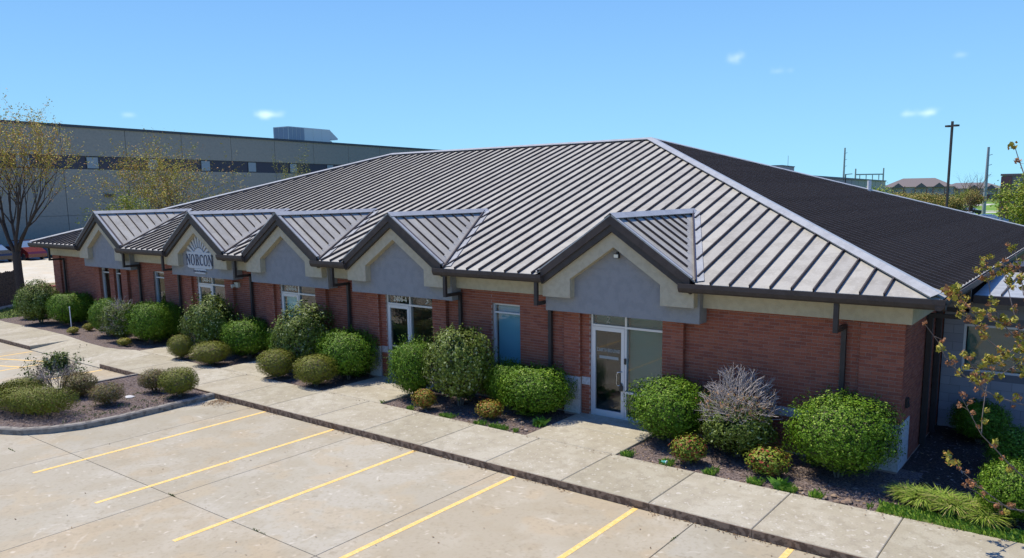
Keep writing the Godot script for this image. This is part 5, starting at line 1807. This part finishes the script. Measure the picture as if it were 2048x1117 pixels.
func house(label: String, at: Vector3, turn: float, w: float, d: float, h: float, rise: float, roof: Color, group: String) -> void:
	var H := thing("apartment_house", label, "building", at, group)
	H.rotation.y = turn
	var wm := mat(lin(0.42, 0.38, 0.36), 0.9)
	var bm := mat(lin(0.22, 0.11, 0.09), 0.9)
	var rm := mat(roof, 0.9)
	pbox("wall", Vector3(-w / 2, 0, -d / 2), Vector3(w / 2, h, d / 2), wm, H)
	pbox("brick_base", Vector3(-w / 2 - 0.06, 0, -d / 2 - 0.06), Vector3(w / 2 + 0.06, h * 0.45, d / 2 + 0.06), bm, H)
	var b := mb()
	var e := 0.8
	var c := [Vector3(-w / 2 - e, h, d / 2 + e), Vector3(w / 2 + e, h, d / 2 + e), Vector3(w / 2 + e, h, -d / 2 - e), Vector3(-w / 2 - e, h, -d / 2 - e)]
	var r0 := Vector3(-w / 2 + d / 2, h + rise, 0)
	var r1 := Vector3(w / 2 - d / 2, h + rise, 0)
	b.quad(c[0], c[1], r1, r0, Vector3(0, 1, 1))
	b.quad(c[2], c[3], r0, r1, Vector3(0, 1, -1))
	b.tri(c[1], c[2], r1, Vector3(1, 1, 0))
	b.tri(c[3], c[0], r0, Vector3(-1, 1, 0))
	b.quad(c[0], c[1], c[2], c[3], Vector3.DOWN)
	part("roof", b, rm, H)
	for s in [-0.28, 0.05, 0.30]:
		var gx: float = s * w
		b = mb()
		b.prism(PackedVector2Array([Vector2(-2.4, h - 0.3), Vector2(2.4, h - 0.3), Vector2(0, h + 1.6)]), Transform3D(Basis(), Vector3(gx, 0, 0)), 0.0, d / 2 + 1.6)
		part("gable_roof", b, rm, H)
		for k in [-2.1, 2.1]:
			pbox("porch_post", Vector3(gx + k - 0.2, 0, d / 2 + 1.1), Vector3(gx + k + 0.2, h - 0.3, d / 2 + 1.5), bm, H)
	var n := int(w / 3.0)
	for i in n:
		for f in 2:
			var wx := -w / 2 + (i + 0.5) * w / n
			var win := hold("window", H)
			pbox("pane", Vector3(wx - 0.5, h * (0.12 + 0.5 * f), d / 2 + 0.06), Vector3(wx + 0.5, h * (0.12 + 0.5 * f) + 1.3, d / 2 + 0.1), M.far_glass, win)
			pbox("sill", Vector3(wx - 0.6, h * (0.12 + 0.5 * f) - 0.1, d / 2 + 0.06), Vector3(wx + 0.6, h * (0.12 + 0.5 * f), d / 2 + 0.16), M.white, win)

func right_background() -> void:
	M.far_lawn = textured(tex(256, Color(0.40, 0.53, 0.17), [[noise_bytes(256, 0.03, 91), Color(0.47, 0.56, 0.22), 0.4, 0.7, 0.8], [noise_bytes(256, 0.01, 92), Color(0.34, 0.46, 0.13), 0.45, 0.7, 0.8]]), 40.0, 1.0)
	setting("lawn", sheet(-90, 60, -330, -150, -0.06), M.far_lawn)
	setting("street", sheet(-90, 60, -202, -196, -0.04), mat(lin(0.40, 0.37, 0.32), 0.95))
	setting("far_lot", sheet(-60, 60, -148, -100, -0.05), M.asphalt)
	setting("driveway", sheet(-75, -30, -290, -262, -0.04), mat(lin(0.48, 0.45, 0.40), 0.95))
	var path := mb()
	path.bar(Vector3(-24, -0.03, -181), Vector3(20, -0.03, -250), 4.0, 0.02)
	setting("path", path, mat(lin(0.5, 0.47, 0.42), 0.95))
	# lot light
	var P := thing("light_pole", "tall dark square light pole with twin heads behind the dark roof slope", "lamp post", Vector3(-6.5, -0.05, -45.0))
	var b := mb()
	b.box(Vector3(-0.06, 0.6, -0.06), Vector3(0.06, 10.0, 0.06))
	part("pole", b, M.pole, P)
	b = mb()
	b.tube([Vector3(0, 0, 0), Vector3(0, 0.65, 0)], [0.35, 0.35], 12)
	part("footing", b, M.kerb_grey, P)
	for s in [-1.0, 1.0]:
		b = mb()
		b.box(Vector3(0.1 * s, 9.66, -0.05), Vector3(0.16 * s, 9.74, 0.05))
		b.box(Vector3(0.15 * s, 9.64, -0.16), Vector3(0.42 * s, 9.76, 0.16))
		part("lamp_head", b, M.pole, P)
	P.rotation.y = -0.5
	# smaller lamp, poles, gantry
	var S := thing("street_lamp", "thin street lamp with one arm before the flat pale warehouse", "lamp post", Vector3(-23.9, -0.05, -85.3))
	b = mb()
	b.tube([Vector3(0, 0, 0), Vector3(0, 7.4, 0)], [0.11, 0.07], 8)
	part("pole", b, M.pole, S)
	b = mb()
	b.bar(Vector3(0, 7.35, 0), Vector3(0.75, 7.4, 0), 0.16, 0.08)
	part("lamp_arm", b, M.pole, S)
	for q in [[Vector3(-62.9, 0, -229.9), 17.6, "bare utility pole beside the steel gantry"], [Vector3(-18.2, 0, -161.2), 13.2, "bare utility pole beside the leafless tree"]]:
		var U := thing("utility_pole", q[2], "utility pole", q[0] - Vector3(0, 0.1, 0), "far utility poles")
		b = mb()
		b.tube([Vector3(0, 0, 0), Vector3(0, q[1], 0)], [0.36, 0.22], 8)
		part("pole", b, M.galv, U)
		for k in 3:
			b = mb()
			b.bar(Vector3(0.1, q[1] - 1.6 - k * 1.9, 0), Vector3(0.75, q[1] - 1.4 - k * 1.9, 0), 0.1, 0.1)
			part("insulator", b, M.galv, U)
	var G := thing("steel_gantry", "steel gantry of a substation standing behind the flat pale warehouse", "gantry", Vector3(-59.9, -0.1, -231.0))

	b = mb()
	b.tube([Vector3(0, 0, 0), Vector3(0, 11.5, 0)], [0.3, 0.2], 6)
	part("leg", b, M.galv, G)
	b = mb()
	b.tube([Vector3(6.5, 0, -5.0), Vector3(6.5, 11.6, -5.0)], [0.3, 0.2], 6)
	part("leg", b, M.galv, G)
	b = mb()
	b.bar(Vector3(0, 9.8, 0), Vector3(6.5, 9.8, -5.0), 0.35, 0.35)
	part("crossbeam", b, M.galv, G)
	for k in 4:
		var t := (k + 0.7) / 4.4
		b = mb()
		b.tube([Vector3(6.5 * t, 9.6, -5.0 * t), Vector3(6.5 * t, 8.2, -5.0 * t)], [0.13, 0.13], 6)
		part("insulator", b, M.galv, G)
	# warehouse
	var Wh := thing("warehouse", "flat pale warehouse with a raised block beyond the dark roof slope", "building", Vector3(-29.6, 0, -76.0))
	Wh.rotation.y = atan2(13.8, 111.0)
	var wm := mat(lin(0.33, 0.31, 0.27), 0.95)
	pbox("wall", Vector3(-40.0, -0.1, -128.0), Vector3(0.0, 7.3, 0.0), wm, Wh)
	pbox("parapet_cap", Vector3(-40.2, 7.3, -128.2), Vector3(0.2, 7.55, 0.2), mat(lin(0.14, 0.14, 0.14), 0.8), Wh)
	pbox("raised_block", Vector3(-12.0, 7.55, -33.0), Vector3(-4.0, 9.0, -24.0), wm, Wh)
	pbox("block_cap", Vector3(-12.1, 9.0, -33.1), Vector3(-3.9, 9.12, -23.9), mat(lin(0.14, 0.14, 0.14), 0.8), Wh)
	for k in 12:
		pbox("wall_joint", Vector3(0.0, 0.0, -6.0 - k * 10.0), Vector3(0.03, 7.3, -5.9 - k * 10.0), mat(lin(0.2, 0.19, 0.17), 0.95), Wh)
	var rt := mb()
	rt.tube([Vector3(-8.0, 7.3, -48.0), Vector3(-8.0, 11.4, -48.0)], [0.06, 0.03], 5)
	part("mast", rt, M.galv, Wh)
	# apartments
	var gh := "brown roofed apartment houses on the horizon"
	house("nearer apartment house with several porch gables under a brown hip roof", Vector3(-66.0, 0, -355.0), 0.15, 26.0, 14.0, 6.0, 3.6, lin(0.155, 0.13, 0.12), gh)
	house("farther apartment house showing only its long brown roof beside the lamp pole", Vector3(-53.0, 0, -402.0), 0.15, 26.0, 14.0, 5.0, 2.6, lin(0.145, 0.13, 0.125), gh)
	house("low brown roofed house at the end of the apartment row", Vector3(-92.0, 0, -380.0), 0.1, 18.0, 12.0, 5.0, 2.6, lin(0.145, 0.13, 0.125), gh)
	var Rb := thing("flat_roofed_house", "tan flat roofed house half hidden by the leafy tree", "building", Vector3(-5.5, 0, -127.0))
	pbox("wall", Vector3(-6.5, -0.1, -8.0), Vector3(9.0, 7.2, 0.0), mat(lin(0.30, 0.26, 0.20), 0.95), Rb)
	pbox("parapet_cap", Vector3(-6.7, 7.2, -8.2), Vector3(9.2, 7.5, 0.2), mat(lin(0.2, 0.15, 0.13), 0.9), Rb)
	pbox("brick_bay", Vector3(-6.6, -0.1, -3.0), Vector3(-5.2, 7.1, 0.3), mat(lin(0.16, 0.08, 0.07), 0.95), Rb)
	for k in 4:
		var win := hold("window", Rb)
		pbox("pane", Vector3(-3.5 + k * 3.0, 3.9, 0.0), Vector3(-2.2 + k * 3.0, 5.6, 0.04), M.far_glass, win)
	# cars
	var gc := "cars parked on the far lot"
	car("white car parked on the far lot by the thin tree", Vector3(-17.4, -0.05, -137.5), 0.1, Color(0.85, 0.85, 0.85), 1.05, gc)
	car("pale blue car parked on the far lot", Vector3(-12.9, -0.05, -125.0), 0.3, Color(0.5, 0.66, 0.75), 1.0, gc)
	car("silver van parked on the far lot behind the pale blue car", Vector3(-9.0, -0.05, -131.0), 0.1, Color(0.7, 0.72, 0.74), 1.25, gc)
	car("grey car parked on the far lot below the leafy tree", Vector3(-5.6, -0.05, -120.5), 0.2, Color(0.6, 0.63, 0.66), 1.0, gc)
	car("black car parked at the lawn by the thin tree", Vector3(-21.6, -0.05, -172.0), 0.1, Color(0.05, 0.05, 0.06), 1.0, gc)
	# trees
	var gt := "spring trees beyond the roof"
	var gold := [Color(0.27, 0.20, 0.05), Color(0.38, 0.28, 0.08), Color(0.24, 0.27, 0.06), 0.35]
	var green := [Color(0.18, 0.26, 0.03), Color(0.33, 0.38, 0.06), Color(0.38, 0.28, 0.06), 0.1]
	var spots := [[-20.2, -66.0, 5.4, 1], [-18.2, -69.5, 5.2, 1], [-16.6, -71.0, 4.8, 1], [-15.6, -73.5, 4.3, 1], [-18.6, -86.0, 4.7, 0], [-17.4, -87.0, 4.5, 0], [-16.4, -89.0, 4.6, 0], [-15.6, -90.0, 4.5, 0], [-14.9, -93.0, 4.4, 0], [-19.6, -96.0, 4.6, 0], [-18.0, -98.0, 4.5, 0], [-16.8, -101.0, 4.4, 0], [-21.8, -99.0, 4.6, 1], [-15.0, -106.0, 3.9, 0], [-16.6, -135.0, 4.6, 0], [-19.0, -142.0, 5.0, 1]]
	for i in spots.size():
		var q: Array = spots[i]
		tree("spring_tree", ["golden leaved spring tree in the row beyond the dark roof slope", "fresh green spring tree in the row beyond the dark roof slope"][q[3]], gt, Vector3(q[0], -0.05, q[1]), q[2], 0.1, 1.6, 6, 2, 0.06, 9, 0.18, 0.24, [gold, green][q[3]], 100 + i, 0.75)
	tree("leafy_tree", "big fresh green tree before the tan flat roofed house", gt, Vector3(-0.9, -0.05, -56.0), 6.3, 0.16, 1.6, 7, 3, 0.04, 4, 0.18, 0.25, green, 131, 0.8)
	tree("leafy_tree", "low green tree below the big fresh green tree", gt, Vector3(-2.9, -0.05, -66.0), 3.0, 0.12, 0.8, 7, 2, 0.03, 12, 0.18, 0.25, green, 132, 0.9)
	tree("bare_tree", "gnarled leafless tree beside the utility pole", gt, Vector3(-18.9, -0.05, -149.0), 8.8, 0.3, 3.0, 4, 2, 0.06, 0, 0.1, 0.1, green, 140, 0.9)
	tree("bare_tree", "thin nearly leafless tree standing on the lawn before the apartments", gt, Vector3(-16.0, -0.05, -122.5), 6.0, 0.12, 1.8, 6, 2, 0.1, 1, 0.14, 0.2, gold, 141, 0.8)
	var far := mb(true)
	rng.seed = 99
	for i in 9000:
		var a := rng.randf_range(-130.0, 60.0)
		var zz := -430.0 + rng.randf_range(-15, 15)
		var top := 4.5 + 3.0 * noise3.get_noise_1d(a * 0.05) + rng.randf() * 1.2
		leaf(far, Vector3(a, rng.randf() * top, zz), Vector3(0, 0.4, 1), 1.3, pick([Color(0.09, 0.11, 0.05), Color(0.17, 0.17, 0.08), Color(0.16, 0.11, 0.07), 0.3]), 1.0)
	tag(part("distant_woods", far, M.dull_leaf), "distant line of woods on the horizon behind the apartments", "woods", "", "stuff")
	var hedge := mb(true)
	for i in 9000:
		var u := rng.randf()
		var p := Vector3(lerpf(-13.0, 8.0, u), 0, -152.0 + rng.randfn() * 2.0)
		p.y = rng.randf() * (3.2 + 1.4 * noise3.get_noise_1d(p.x * 0.4))
		leaf(hedge, p, Vector3(0, 0.5, 1), 0.5, pick(green), 1.0)
	tag(part("far_thicket", hedge, M.dull_leaf), "green thicket along the edge of the far lawn", "thicket", "", "stuff")
